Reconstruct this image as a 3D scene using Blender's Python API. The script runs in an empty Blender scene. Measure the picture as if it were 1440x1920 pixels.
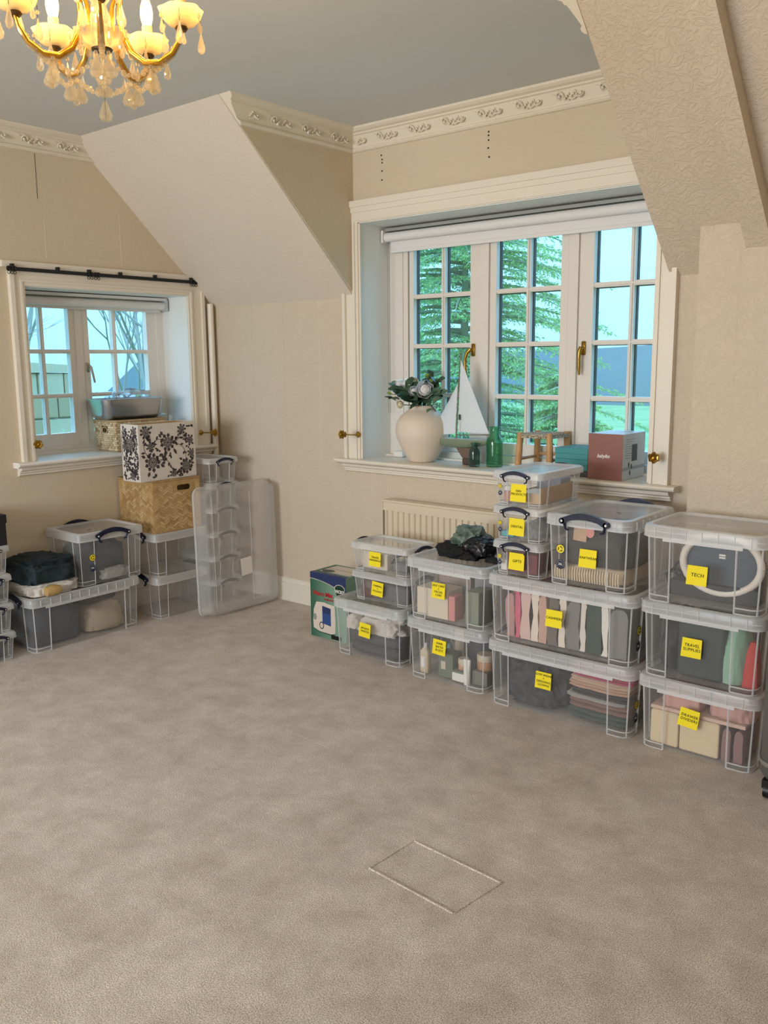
import bpy, bmesh, math, random
from mathutils import Vector, Matrix, noise

SC = bpy.context.scene
COL = SC.collection
PI = math.pi
rnd = random.Random(11)

# ------------------------------------------------------------------ camera
cam_d = bpy.data.cameras.new('camera')
cam_d.sensor_fit = 'VERTICAL'
cam_d.sensor_height = 36.0
cam_d.lens = 1657.9 / 1920 * 36.0
cam_d.clip_start = 0.05
cam_d.clip_end = 600
cam = bpy.data.objects.new('camera', cam_d)
COL.objects.link(cam)
YAW, PITCH, ROLL = -0.695727, -0.170387, -0.008979
_f = Vector((math.sin(YAW), math.cos(YAW), 0))
_r = Vector((math.cos(YAW), -math.sin(YAW), 0))
_u = Vector((0, 0, 1))
_f2 = _f * math.cos(PITCH) + _u * math.sin(PITCH)
_u2 = _u * math.cos(PITCH) - _f * math.sin(PITCH)
_r3 = _r * math.cos(ROLL) + _u2 * math.sin(ROLL)
_u3 = _u2 * math.cos(ROLL) - _r * math.sin(ROLL)
cam.matrix_world = Matrix((( _r3.x, _u3.x, -_f2.x, 4.701), (_r3.y, _u3.y, -_f2.y, -3.9215),
                           (_r3.z, _u3.z, -_f2.z, 1.55), (0, 0, 0, 1)))
SC.camera = cam

# ------------------------------------------------------------------ sky (overcast, brighter towards the zenith)
SKY_LOW, SKY_HIGH, SKY_GAIN = (0.21, 0.47, 0.74), (0.63, 1.41, 2.22), 1.0
world = bpy.data.worlds.new('overcast_sky')
SC.world = world
world.use_nodes = True
_nt = world.node_tree
_nt.nodes.clear()
_tc = _nt.nodes.new('ShaderNodeTexCoord')
_sx = _nt.nodes.new('ShaderNodeSeparateXYZ')
_rp = _nt.nodes.new('ShaderNodeValToRGB')
_rp.color_ramp.elements[0].position = 0.0
_rp.color_ramp.elements[0].color = (*SKY_LOW, 1)
_rp.color_ramp.elements[1].position = 1.0
_rp.color_ramp.elements[1].color = (*SKY_HIGH, 1)
_bg = _nt.nodes.new('ShaderNodeBackground')
_bg.inputs['Strength'].default_value = SKY_GAIN
_wo = _nt.nodes.new('ShaderNodeOutputWorld')
_nt.links.new(_tc.outputs['Generated'], _sx.inputs[0])
_nt.links.new(_sx.outputs['Z'], _rp.inputs[0])
_nt.links.new(_rp.outputs[0], _bg.inputs['Color'])
_nt.links.new(_bg.outputs[0], _wo.inputs['Surface'])

def area(name, loc, rot, sx, sy, power, col, portal=False):
    d = bpy.data.lights.new(name, 'AREA')
    d.shape = 'RECTANGLE'; d.size = sx; d.size_y = sy
    d.energy = power; d.color = col
    if portal: d.cycles.is_portal = True
    o = bpy.data.objects.new(name, d); COL.objects.link(o)
    o.location = loc; o.rotation_euler = rot
    return o
# portals guide the sky light through the two windows in view
area('sky_portal_dormer', (2.15, 0.36, 1.64), (-PI/2, 0, 0), 1.8, 1.4, 1, (1, 1, 1), True)
area('sky_portal_gable', (-0.42, -0.76, 1.5), (0, -PI/2, 0), 1.1, 1.2, 1, (1, 1, 1), True)
# area light added for room brightness, in an inferred window behind the viewer
area('rear_window_fill_offscreen', (2.4, -7.36, 1.55), (PI/2, 0, 0), 2.7, 1.35, 76, (0.97, 0.99, 1.0))

SC.view_settings.view_transform = 'Standard'
SC.view_settings.look = 'None'
SC.view_settings.gamma = 1.0
SC.view_settings.exposure = 1.4
SC.view_settings.use_curve_mapping = False
try:
    SC.cycles.transparent_max_bounces = 32
    SC.cycles.max_bounces = 8
    SC.cycles.diffuse_bounces = 4
    SC.cycles.use_denoising = True
    SC.cycles.sample_clamp_indirect = 6.0
    SC.cycles.caustics_reflective = False
    SC.cycles.caustics_refractive = False
except Exception:
    pass

# ------------------------------------------------------------------ helpers
def hx(s):
    s = s.lstrip('#')
    c = [int(s[i:i+2], 16) / 255 for i in (0, 2, 4)]
    return tuple(x / 12.92 if x <= 0.04045 else ((x + 0.055) / 1.055) ** 2.4 for x in c)

MATS = {}
def mat(name, col=(0.8, 0.8, 0.8), rough=0.6, metal=0.0, bump=None, var=None, **kw):
    """Principled material. bump=(scale, strength, distance); var=(scale, second colour)."""
    if name in MATS: return MATS[name]
    m = bpy.data.materials.new(name); m.use_nodes = True
    nt = m.node_tree; b = nt.nodes['Principled BSDF']
    if isinstance(col, str): col = hx(col)
    b.inputs['Base Color'].default_value = (*col, 1)
    b.inputs['Roughness'].default_value = rough
    b.inputs['Metallic'].default_value = metal
    for k, v in kw.items():
        b.inputs[k.replace('_', ' ')].default_value = v
    tc = nt.nodes.new('ShaderNodeTexCoord')
    if var:
        c2 = hx(var[1]) if isinstance(var[1], str) else var[1]
        n = nt.nodes.new('ShaderNodeTexNoise'); n.inputs['Scale'].default_value = var[0]
        n.inputs['Detail'].default_value = 5
        r = nt.nodes.new('ShaderNodeValToRGB')
        r.color_ramp.elements[0].position = 0.35; r.color_ramp.elements[1].position = 0.65
        r.color_ramp.elements[0].color = (*col, 1); r.color_ramp.elements[1].color = (*c2, 1)
        nt.links.new(tc.outputs['Object'], n.inputs['Vector'])
        nt.links.new(n.outputs[0], r.inputs[0]); nt.links.new(r.outputs[0], b.inputs['Base Color'])
    if bump:
        n = nt.nodes.new('ShaderNodeTexNoise'); n.inputs['Scale'].default_value = bump[0]
        n.inputs['Detail'].default_value = 4
        bp = nt.nodes.new('ShaderNodeBump'); bp.inputs['Strength'].default_value = bump[1]
        bp.inputs['Distance'].default_value = bump[2]
        nt.links.new(tc.outputs['Object'], n.inputs['Vector'])
        nt.links.new(n.outputs[0], bp.inputs['Height']); nt.links.new(bp.outputs[0], b.inputs['Normal'])
    MATS[name] = m
    return m

def schlick(nt, f0):
    """reflectance of a thin sheet, the same from either side"""
    lw = nt.nodes.new('ShaderNodeLayerWeight'); lw.inputs[0].default_value = 0.5
    p = nt.nodes.new('ShaderNodeMath'); p.operation = 'POWER'; p.inputs[1].default_value = 5
    q = nt.nodes.new('ShaderNodeMath'); q.operation = 'MULTIPLY_ADD'; q.inputs[1].default_value = 1 - f0; q.inputs[2].default_value = f0
    nt.links.new(lw.outputs['Facing'], p.inputs[0]); nt.links.new(p.outputs[0], q.inputs[0])
    return q
def clear_mat(name, milk, edge, col=(0.86, 0.89, 0.92), tint=(0.95, 0.96, 0.97), gloss=0.12, trans=0.5):
    """Milky see-through plastic: transparent + a share of diffuse/translucent haze + gloss."""
    m = bpy.data.materials.new(name); m.use_nodes = True
    nt = m.node_tree; nt.nodes.clear()
    N = nt.nodes.new; L = nt.links.new
    o = N('ShaderNodeOutputMaterial'); t = N('ShaderNodeBsdfTransparent'); t.inputs[0].default_value = (*tint, 1)
    d = N('ShaderNodeBsdfDiffuse'); d.inputs[0].default_value = (*col, 1)
    tl = N('ShaderNodeBsdfTranslucent'); tl.inputs[0].default_value = (*col, 1)
    g = N('ShaderNodeBsdfGlossy'); g.inputs['Roughness'].default_value = gloss
    md = N('ShaderNodeMixShader'); md.inputs[0].default_value = trans
    L(d.outputs[0], md.inputs[1]); L(tl.outputs[0], md.inputs[2])
    lw = N('ShaderNodeLayerWeight'); lw.inputs[0].default_value = 0.35
    mp = N('ShaderNodeMapRange'); mp.inputs[3].default_value = milk; mp.inputs[4].default_value = edge
    L(lw.outputs['Facing'], mp.inputs[0])
    m1 = N('ShaderNodeMixShader'); L(mp.outputs[0], m1.inputs[0]); L(t.outputs[0], m1.inputs[1]); L(md.outputs[0], m1.inputs[2])
    fr = schlick(nt, .035)
    m2 = N('ShaderNodeMixShader'); L(fr.outputs[0], m2.inputs[0]); L(m1.outputs[0], m2.inputs[1]); L(g.outputs[0], m2.inputs[2])
    L(m2.outputs[0], o.inputs[0])
    MATS[name] = m
    return m

def rrect(hx_, hy_, r, n=4, cx=0, cy=0):
    r = max(min(r, hx_ - 1e-4, hy_ - 1e-4), 1e-4)
    pts = []
    for k, (sx, sy) in enumerate(((1, -1), (1, 1), (-1, 1), (-1, -1))):
        a0 = -PI/2 + k * PI/2
        for i in range(n + 1):
            a = a0 + PI/2 * i / n
            pts.append((cx + sx * (hx_ - r) + r * math.cos(a), cy + sy * (hy_ - r) + r * math.sin(a)))
    return pts

class MB:
    def __init__(s): s.v = []; s.f = []; s.mi = []; s.m = 0
    def face(s, idx): s.f.append(tuple(idx)); s.mi.append(s.m)
    def poly(s, pts):
        b = len(s.v); s.v += [tuple(p) for p in pts]; s.face(range(b, b + len(pts))); return s
    def box(s, x0, x1, y0, y1, z0, z1):
        b = len(s.v)
        s.v += [(x, y, z) for z in (z0, z1) for y in (y0, y1) for x in (x0, x1)]
        for q in ((0,2,3,1),(4,5,7,6),(0,1,5,4),(2,6,7,3),(0,4,6,2),(1,3,7,5)): s.face([b + i for i in q])
        return s
    def rings(s, rings, cap0=True, cap1=True, closed=True):
        b = len(s.v); n = len(rings[0])
        for r in rings: s.v += [tuple(p) for p in r]
        for k in range(len(rings) - 1):
            for i in range(n if closed else n - 1):
                j = (i + 1) % n
                s.face((b + k*n + i, b + k*n + j, b + (k+1)*n + j, b + (k+1)*n + i))
        if cap0: s.face([b + i for i in range(n)][::-1])
        if cap1: s.face([b + (len(rings)-1)*n + i for i in range(n)])
        return s
    def loft(s, secs, n=4, cap0=True, cap1=True):
        """secs: (z, half x, half y, corner radius[, cx, cy])"""
        return s.rings([[(x, y, q[0]) for x, y in rrect(q[1], q[2], q[3], n, *(q[4:6] if len(q) > 4 else (0, 0)))] for q in secs], cap0, cap1)
    def bbox(s, x0, x1, y0, y1, z0, z1, b=0.004):
        hx_, hy_ = (x1 - x0)/2, (y1 - y0)/2; c = ((x0+x1)/2, (y0+y1)/2)
        return s.loft([(z0, hx_-b, hy_-b, b, *c), (z0+b, hx_, hy_, b, *c), (z1-b, hx_, hy_, b, *c), (z1, hx_-b, hy_-b, b, *c)], 2)
    def lathe(s, prof, c=(0, 0, 0), n=24, cap0=True, cap1=True, wob=None):
        R = []
        for r, z in prof:
            R.append([(c[0] + r*(wob(2*PI*i/n, z) if wob else 1)*math.cos(2*PI*i/n), c[1] + r*(wob(2*PI*i/n, z) if wob else 1)*math.sin(2*PI*i/n), c[2] + z) for i in range(n)])
        return s.rings(R, cap0, cap1)
    def tube(s, pts, r, n=6, cap=True):
        P = [Vector(p) for p in pts]; R = []
        up = None
        for i, p in enumerate(P):
            t = (P[min(i+1, len(P)-1)] - P[max(i-1, 0)]).normalized()
            if up is None:
                up = Vector((0, 0, 1)) if abs(t.z) < 0.9 else Vector((1, 0, 0))
            a = t.cross(up)
            if a.length < 1e-6: a = t.cross(Vector((1, 0.3, 0.2)))
            a.normalize(); b = a.cross(t).normalized(); up = b
            rr = r[i] if isinstance(r, (list, tuple)) else r
            R.append([p + a*rr*math.cos(2*PI*k/n) + b*rr*math.sin(2*PI*k/n) for k in range(n)])
        return s.rings(R, cap, cap)
    def prism(s, poly, a, b, ax='y'):
        def mk(u, w, t): return {'x': (t, u, w), 'y': (u, t, w), 'z': (u, w, t)}[ax]
        r0 = [mk(u, w, a) for u, w in poly]; r1 = [mk(u, w, b) for u, w in poly]
        return s.rings([r0, r1])
    def ball(s, c, r, n=8, sz=1.0):
        k = max(4, n // 2)
        return s.lathe([(max(1e-4, r*math.sin(PI*i/k)), -r*sz*math.cos(PI*i/k)) for i in range(k+1)], c, n)
    def mesh(s, name):
        me = bpy.data.meshes.new(name); me.from_pydata(s.v, [], s.f)
        return me
    def build(s, name, mats, parent=None, smooth=None, loc=None, rot=None):
        me = s.mesh(name)
        if not isinstance(mats, (list, tuple)): mats = [mats]
        for m in mats: me.materials.append(m)
        if len(mats) > 1:
            me.polygons.foreach_set('material_index', s.mi)
        bm = bmesh.new(); bm.from_mesh(me)
        bmesh.ops.recalc_face_normals(bm, faces=bm.faces[:]); bm.to_mesh(me); bm.free()
        if smooth is not None:
            me.polygons.foreach_set('use_smooth', [True]*len(me.polygons))
            me.set_sharp_from_angle(angle=math.radians(smooth))
        me.update()
        return link(name, me, parent, loc, rot)

def link(name, me, parent=None, loc=None, rot=None):
    o = bpy.data.objects.new(name, me); COL.objects.link(o)
    if parent: o.parent = parent
    if loc: o.location = loc
    if rot: o.rotation_euler = rot
    return o
def tag(o, label=None, cat=None, group=None, kind=None):
    for k, v in (('label', label), ('category', cat), ('group', group), ('kind', kind)):
        if v: o[k] = v
    return o
def thing(name, label, cat, loc=(0, 0, 0), rz=0, group=None):
    o = bpy.data.objects.new(name, None); COL.objects.link(o)
    o.location = loc; o.rotation_euler = (0, 0, rz); o.empty_display_size = 0.05
    return tag(o, label, cat, group)
def struct(o): o['kind'] = 'structure'; return o
def text_obj(name, s, size, m, parent, loc, rot, align='CENTER', shear=0.0, depth=0.0004, space=1.0, bold=0.0, line=1.0):
    cu = bpy.data.curves.new(name, 'FONT'); cu.body = s; cu.size = size; cu.align_x = align; cu.align_y = 'CENTER'
    cu.shear = shear; cu.extrude = depth; cu.space_character = space; cu.resolution_u = 2; cu.offset = bold; cu.space_line = line
    t = bpy.data.objects.new(name, cu); COL.objects.link(t)
    dg = bpy.context.evaluated_depsgraph_get(); dg.update()
    me = bpy.data.meshes.new_from_object(t.evaluated_get(dg))
    bpy.data.objects.remove(t); bpy.data.curves.remove(cu)
    me.name = name; me.materials.clear(); me.materials.append(m)
    return link(name, me, parent, loc, rot)
FRONT = (PI/2, 0, 0)          # lies on a face that looks to -y
RIGHT = (PI/2, 0, PI/2)       # lies on a face that looks to +x
UP = (0, 0, 0)

# ------------------------------------------------------------------ materials
def wall_mat(name, col, col2, scale=26, strength=0.35):
    m = mat(name, col, 0.75)
    nt = m.node_tree; b = nt.nodes['Principled BSDF']; N = nt.nodes.new; L = nt.links.new
    tc = N('ShaderNodeTexCoord'); n1 = N('ShaderNodeTexNoise'); n1.inputs['Scale'].default_value = 9; n1.inputs['Detail'].default_value = 2
    mx = N('ShaderNodeMixRGB'); mx.blend_type = 'ADD'; mx.inputs[0].default_value = 0.12
    L(tc.outputs['Object'], n1.inputs['Vector']); L(tc.outputs['Object'], mx.inputs[1]); L(n1.outputs['Color'], mx.inputs[2])
    w = N('ShaderNodeTexNoise'); w.inputs['Scale'].default_value = scale; w.inputs['Detail'].default_value = 3; w.inputs['Distortion'].default_value = 2.2
    L(mx.outputs[0], w.inputs['Vector'])
    r = N('ShaderNodeValToRGB'); r.color_ramp.elements[0].position = 0.42; r.color_ramp.elements[1].position = 0.58
    L(w.outputs[0], r.inputs[0])
    bp = N('ShaderNodeBump'); bp.inputs['Strength'].default_value = strength; bp.inputs['Distance'].default_value = 0.004
    L(r.outputs[0], bp.inputs['Height']); L(bp.outputs[0], b.inputs['Normal'])
    n2 = N('ShaderNodeTexNoise'); n2.inputs['Scale'].default_value = 1.3; n2.inputs['Detail'].default_value = 4
    L(tc.outputs['Object'], n2.inputs['Vector'])
    m2 = N('ShaderNodeMixRGB'); m2.inputs[1].default_value = (*hx(col), 1); m2.inputs[2].default_value = (*hx(col2), 1)
    L(n2.outputs[0], m2.inputs[0]); L(m2.outputs[0], b.inputs['Base Color'])
    return m
M_wall = wall_mat('embossed_wallpaper', '#d0bfa9', '#d8c9b5', 30, 0.46)
M_wall2 = wall_mat('painted_wall', '#d0bfa6', '#d6c7b0', 14, 0.10)
M_slope = wall_mat('sloped_ceiling_paint', '#dccfbf', '#e0d4c6', 22, 0.14)
M_ceil = mat('ceiling_paint', '#d6d8d6', 0.8, bump=(30, 0.15, 0.003))
M_trim = mat('cream_gloss_trim', '#e8dfd0', 0.38, bump=(40, 0.05, 0.001))
M_corn = mat('cornice_paint', '#e4dac8', 0.6)
M_white = mat('white_window_paint', '#ece7df', 0.35)
M_reveal = mat('white_reveal_paint', '#e9e9e6', 0.5)
M_bar = mat('window_bar_paint', '#e6dfd6', 0.35)
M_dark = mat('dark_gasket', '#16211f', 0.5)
M_black = mat('black_plastic', '#0b0c10', 0.45)
M_navy = mat('navy_plastic', '#0b1030', 0.4)
M_brass = mat('aged_brass', '#a8843c', 0.28, 1.0)
M_gold = mat('gilt_arm', '#d9a441', 0.22, 1.0)
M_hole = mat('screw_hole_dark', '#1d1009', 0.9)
M_note = mat('sticky_note_yellow', '#f6e11e', 0.7)
M_ink = mat('black_ink', '#121109', 0.8)
M_paper = mat('white_paper', '#e9e6e0', 0.7)
M_clear = clear_mat('clear_plastic', 0.075, 0.38, col=(.93,.94,.95), tint=(.985,.985,.985), gloss=.25, trans=.35)
M_rim = clear_mat('clear_plastic_rim', 0.5, 0.85, col=(.94,.95,.96), tint=(.985,.985,.985), gloss=0.3, trans=.35)
M_rib = clear_mat('clear_plastic_rib', 0.52, 0.75, col=(.95,.95,.96), tint=(.985,.985,.985), gloss=.3, trans=.25)
M_glassp = clear_mat('window_glass', 0.0, 0.02, tint=(0.97, 1.0, 1.0), gloss=0.0)

def carpet_mat():
    m = mat('beige_carpet', '#c4b29c', 0.95)
    nt = m.node_tree; b = nt.nodes['Principled BSDF']; N = nt.nodes.new; L = nt.links.new
    tc = N('ShaderNodeTexCoord')
    big = N('ShaderNodeTexNoise'); big.inputs['Scale'].default_value = 7.5; big.inputs['Detail'].default_value = 7; big.inputs['Roughness'].default_value = 0.66
    big2 = N('ShaderNodeTexNoise'); big2.inputs['Scale'].default_value = 1.1; big2.inputs['Detail'].default_value = 3
    fine = N('ShaderNodeTexNoise'); fine.inputs['Scale'].default_value = 300; fine.inputs['Detail'].default_value = 3
    for n in (big, big2, fine): L(tc.outputs['Object'], n.inputs['Vector'])
    r1 = N('ShaderNodeValToRGB'); r1.color_ramp.elements[0].position = 0.36; r1.color_ramp.elements[1].position = 0.66
    r1.color_ramp.elements[0].color = (*hx('#bbac9d'), 1); r1.color_ramp.elements[1].color = (*hx('#ded1c5'), 1)
    ad = N('ShaderNodeMixRGB'); ad.inputs[0].default_value = 0.3; L(big.outputs[0], ad.inputs[1]); L(big2.outputs[0], ad.inputs[2])
    L(ad.outputs[0], r1.inputs[0])
    r2 = N('ShaderNodeValToRGB'); r2.color_ramp.elements[0].position = 0.3; r2.color_ramp.elements[1].position = 0.7
    r2.color_ramp.elements[0].color = (0.34, 0.33, 0.31, 1); r2.color_ramp.elements[1].color = (1.45, 1.45, 1.45, 1)
    L(fine.outputs[0], r2.inputs[0])
    mu = N('ShaderNodeMixRGB'); mu.blend_type = 'MULTIPLY'; mu.inputs[0].default_value = 1
    L(r1.outputs[0], mu.inputs[1]); L(r2.outputs[0], mu.inputs[2]); L(mu.outputs[0], b.inputs['Base Color'])
    bp = N('ShaderNodeBump'); bp.inputs['Strength'].default_value = 0.4; bp.inputs['Distance'].default_value = 0.003
    L(fine.outputs[0], bp.inputs['Height'])
    bp2 = N('ShaderNodeBump'); bp2.inputs['Strength'].default_value = 0.25; bp2.inputs['Distance'].default_value = 0.02
    L(big.outputs[0], bp2.inputs['Height']); L(bp.outputs[0], bp2.inputs['Normal']); L(bp2.outputs[0], b.inputs['Normal'])
    b.inputs['Sheen Weight'].default_value = 0.15
    return m
M_carpet = carpet_mat()

# ------------------------------------------------------------------ room shell
WX = -0.06                       # left (gable) wall plane
X0, X1 = 1.22, 3.09              # dormer cheeks
CZ = 2.81                        # flat ceiling
K0, KS = 1.905, 0.946            # knee-wall height, roof slope
YS = -(CZ - K0) / KS             # where the slope meets the ceiling
RX, RY = 6.7, -7.4
def zs(y): return K0 - KS * y

struct(MB().box(WX - 0.4, RX + 0.2, RY - 0.2, 0.4, -0.12, 0).build('floor', M_carpet))
FL = bpy.data.objects['floor']
# the square of carpet over a floor hatch, with its own edges
hp = [(3.051, -2.03), (3.061, -1.82), (3.41, -1.841), (3.384, -2.053)]
def inset(P, d):
    c = (sum(p[0] for p in P)/4, sum(p[1] for p in P)/4)
    return [(p[0] + (c[0]-p[0])*d, p[1] + (c[1]-p[1])*d) for p in P]
for a, b in ((0, 1), (1, 2), (2, 3), (3, 0)):     # the cut edges of the patch stand up a little from the pile
    MB().tube([(*hp[a], -0.0005), (*hp[b], -0.0005)], 0.0045, 6).build('carpet_seam', M_carpet, FL)
for a, b in (((1.55, -1.30), (1.58, -1.85)), ((1.75, -1.45), (2.35, -1.48)), ((2.55, -1.0), (2.57, -1.5)), ((3.62, -0.9), (3.66, -1.45)), ((1.3, -0.85), (1.85, -0.87))):
    q = [(a[0] + (b[0]-a[0])*t/6 + rnd.uniform(-.003, .003), a[1] + (b[1]-a[1])*t/6, -0.0032) for t in range(7)]
    MB().tube(q, 0.004, 5).build('carpet_seam', M_carpet, FL)

# left wall with the small window opening
LY0, LY1, LZ0, LZ1 = -1.324, -0.205, 1.0, 1.972
m = MB()
m.box(WX-.34, WX, RY, LY0, 0, CZ).box(WX-.34, WX, LY1, 0.36, 0, CZ)
m.box(WX-.34, WX, LY0, LY1, 0, LZ0-.03).box(WX-.34, WX, LY0, LY1, LZ1, CZ)
struct(m.build('wall_left', M_wall2))
# window wall: wallpapered knee wall, plain painted dormer front above it
BX0, BX1, BZ0, BZ1 = 1.262, 3.04, 0.965, 2.316
m = MB().box(WX, BX0, 0, .36, 0, K0+.06).box(BX1, RX, 0, .36, 0, K0+.06).box(BX0, BX1, 0, .36, 0, BZ0-.03)
struct(m.build('wall_back', M_wall))
m = MB().box(X0-.08, BX0, 0.0, .36, K0+.06, CZ).box(BX1, X1+.08, 0.0, .36, K0+.06, CZ).box(BX0, BX1, 0.0, .36, BZ1, CZ)
DW = struct(m.build('wall_dormer', M_wall2))
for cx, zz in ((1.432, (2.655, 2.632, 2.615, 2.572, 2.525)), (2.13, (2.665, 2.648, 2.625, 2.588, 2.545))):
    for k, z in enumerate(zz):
        MB().lathe([(0.0045, -.001), (0.0045, 0.001)], n=10).build('screw_hole_disc', M_hole, DW, loc=(cx + rnd.uniform(-.004, .004), -0.0005, z), rot=FRONT)  # flat dark discs; the shade inside each hole is put into the colour
struct(MB().box(RX, RX+.2, RY, 0.3, 0, CZ).build('wall_right', M_wall2))
struct(MB().box(WX-.3, 1.0, RY-.2, RY, 0, CZ).box(3.8, RX+.2, RY-.2, RY, 0, CZ).box(1.0, 3.8, RY-.2, RY, 0, .85).box(1.0, 3.8, RY-.2, RY, 2.25, CZ).build('wall_rear', M_wall2))
# ceilings
struct(MB().box(WX-.3, RX+.2, RY-.2, YS, CZ, CZ+.15).box(X0, X1, YS, .36, CZ, CZ+.15).build('ceiling', M_ceil))
def slope(name, xa, xb):
    P = [(0.0, K0), (YS, CZ), (YS, CZ+.15), (.36, CZ+.15), (.36, K0)]
    return struct(MB().prism(P, xa, xb, 'x').build(name, M_slope if xa < 1 else M_wall))
slope('ceiling_slope', WX-.3, X0-.004)
slope('ceiling_slope', X1+.004, RX+.2)
for nm, a, b in (('wall_cheek', X0-.004, X0), ('wall_cheek', X1, X1+.004)):
    struct(MB().prism([(0, K0+.02), (YS+.004, CZ), (0, CZ)], a, b, 'x').build(nm, M_wall2))
# pier beside the dormer and the rafter casing that runs down onto it
struct(MB().box(3.287, RX, -.182, 0.1, 0, 2.12).build('wall_pier', M_wall))
P = [(-.14, zs(-.14)-.1), (-.14, zs(-.14)+.04), (-1.25, zs(-1.25)+.04), (-1.25, zs(-1.25)-.1)]
struct(MB().prism(P, 3.475, 3.573, 'x').build('trim_1', M_wall))
# wallpaper seams
for x, z0, z1 in ((0.93, .95, 1.9), (0.33, 1.2, 1.9), (0.62, .16, 1.9), (1.46, .78, .9)):
    MB().box(x, x+.0016, -.0012, .001, z0, z1).build('wallpaper_seam', M_trim if x > .9 else M_wall2, bpy.data.objects['wall_back'])
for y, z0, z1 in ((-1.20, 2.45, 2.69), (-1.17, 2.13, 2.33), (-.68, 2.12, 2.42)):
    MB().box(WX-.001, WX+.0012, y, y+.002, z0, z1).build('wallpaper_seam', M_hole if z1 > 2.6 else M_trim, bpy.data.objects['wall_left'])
MB().box(3.4555, 3.4565, -.1828, -.18, .9, 2.0).build('wallpaper_seam', M_wall2, bpy.data.objects['wall_pier'])

# cornice: moulded profile (projection, height) and a raised running leaf scroll
PROF = [(0.0, 2.692), (.012, 2.694), (.02, 2.702), (.02, 2.71), (.012, 2.714), (.014, 2.72), (.04, 2.772), (.05, 2.776), (.05, 2.784), (.066, 2.79), (.078, 2.8), (.082, CZ), (0.0, CZ)]
def relief(mp, length, seed):
    """mp(s, d, z) maps a run coordinate to the room"""
    r = random.Random(seed); m = MB(); n = int(length / .105)
    for k in range(n):
        s0 = (k + .5) * length / n; fl = 1 if k % 2 else -1
        pts = []
        for i in range(11):
            a = i / 10 * 1.7 * PI; rr = .021 * (1 - .065 * i)
            pts.append(mp(s0 + fl*rr*math.cos(a), .033 + .022*(rr*math.sin(a))/.03, 2.745 + fl*rr*math.sin(a)))
        m.tube(pts, [.0048 - .0002*i for i in range(11)], 5)
        m.ball(mp(s0, .036, 2.745), .0085, 6)
        pts = [mp(s0 - .05 + .1*i/6, .03 + .006*math.sin(i), 2.745 + fl*.02*math.cos(i/6*PI)) for i in range(7)]
        m.tube(pts, .0035, 5)
        for q in range(3):
            c = mp(s0 + fl*(.028 + .01*q), .034, 2.745 - fl*(.012 - .009*q)); m.ball(c, .0075 - .001*q, 6)
    return m
def cornice(name, mp, ends, length, s_rel, seed):
    m = MB()
    m.rings([[mp(ends(d, z)[k], d, z) for d, z in PROF] for k in (0, 1)])
    o = struct(m.build(name, M_corn))
    r = relief(lambda s, d, z: mp(s + s_rel, d, z), length, seed).build('relief', M_corn, o, smooth=60)
    return o
sl = lambda z: -(z - K0) / KS
cornice('trim_2', lambda s, d, z: (WX + d, s, z), lambda d, z: (RY, sl(z)), 4.6, -5.5, 1)
cornice('trim_3', lambda s, d, z: (X0 + d, s, z), lambda d, z: (sl(z), -d), .77, -.80, 2)
cornice('trim_4', lambda s, d, z: (s, -d, z), lambda d, z: (X0 + d, X1 - d), 1.75, X0 + .06, 3)
cornice('trim_5', lambda s, d, z: (X1 - d, s, z), lambda d, z: (sl(z), -d), .77, -.80, 4)
# skirting boards
SK = [(0, 0), (.018, 0), (.018, .112), (.012, .118), (.016, .126), (.012, .138), (.006, .15), (0, .152)]
struct(MB().rings([[(x, -d, z) for d, z in SK] for x in (WX, 3.287)]).build('baseboard_back', M_trim))
struct(MB().rings([[(WX + d, y, z) for d, z in SK] for y in (RY, 0)]).build('baseboard_left', M_trim))
# heating pipe boxed into the corner
o = MB().tube([(WX+.035, -.04, 0.02), (WX+.035, -.04, 1.925)], .021, 12).build('heating_pipe', M_trim, smooth=40)
tag(o, 'cream painted vertical heating pipe in the corner of the two window walls', 'pipe')

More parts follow.
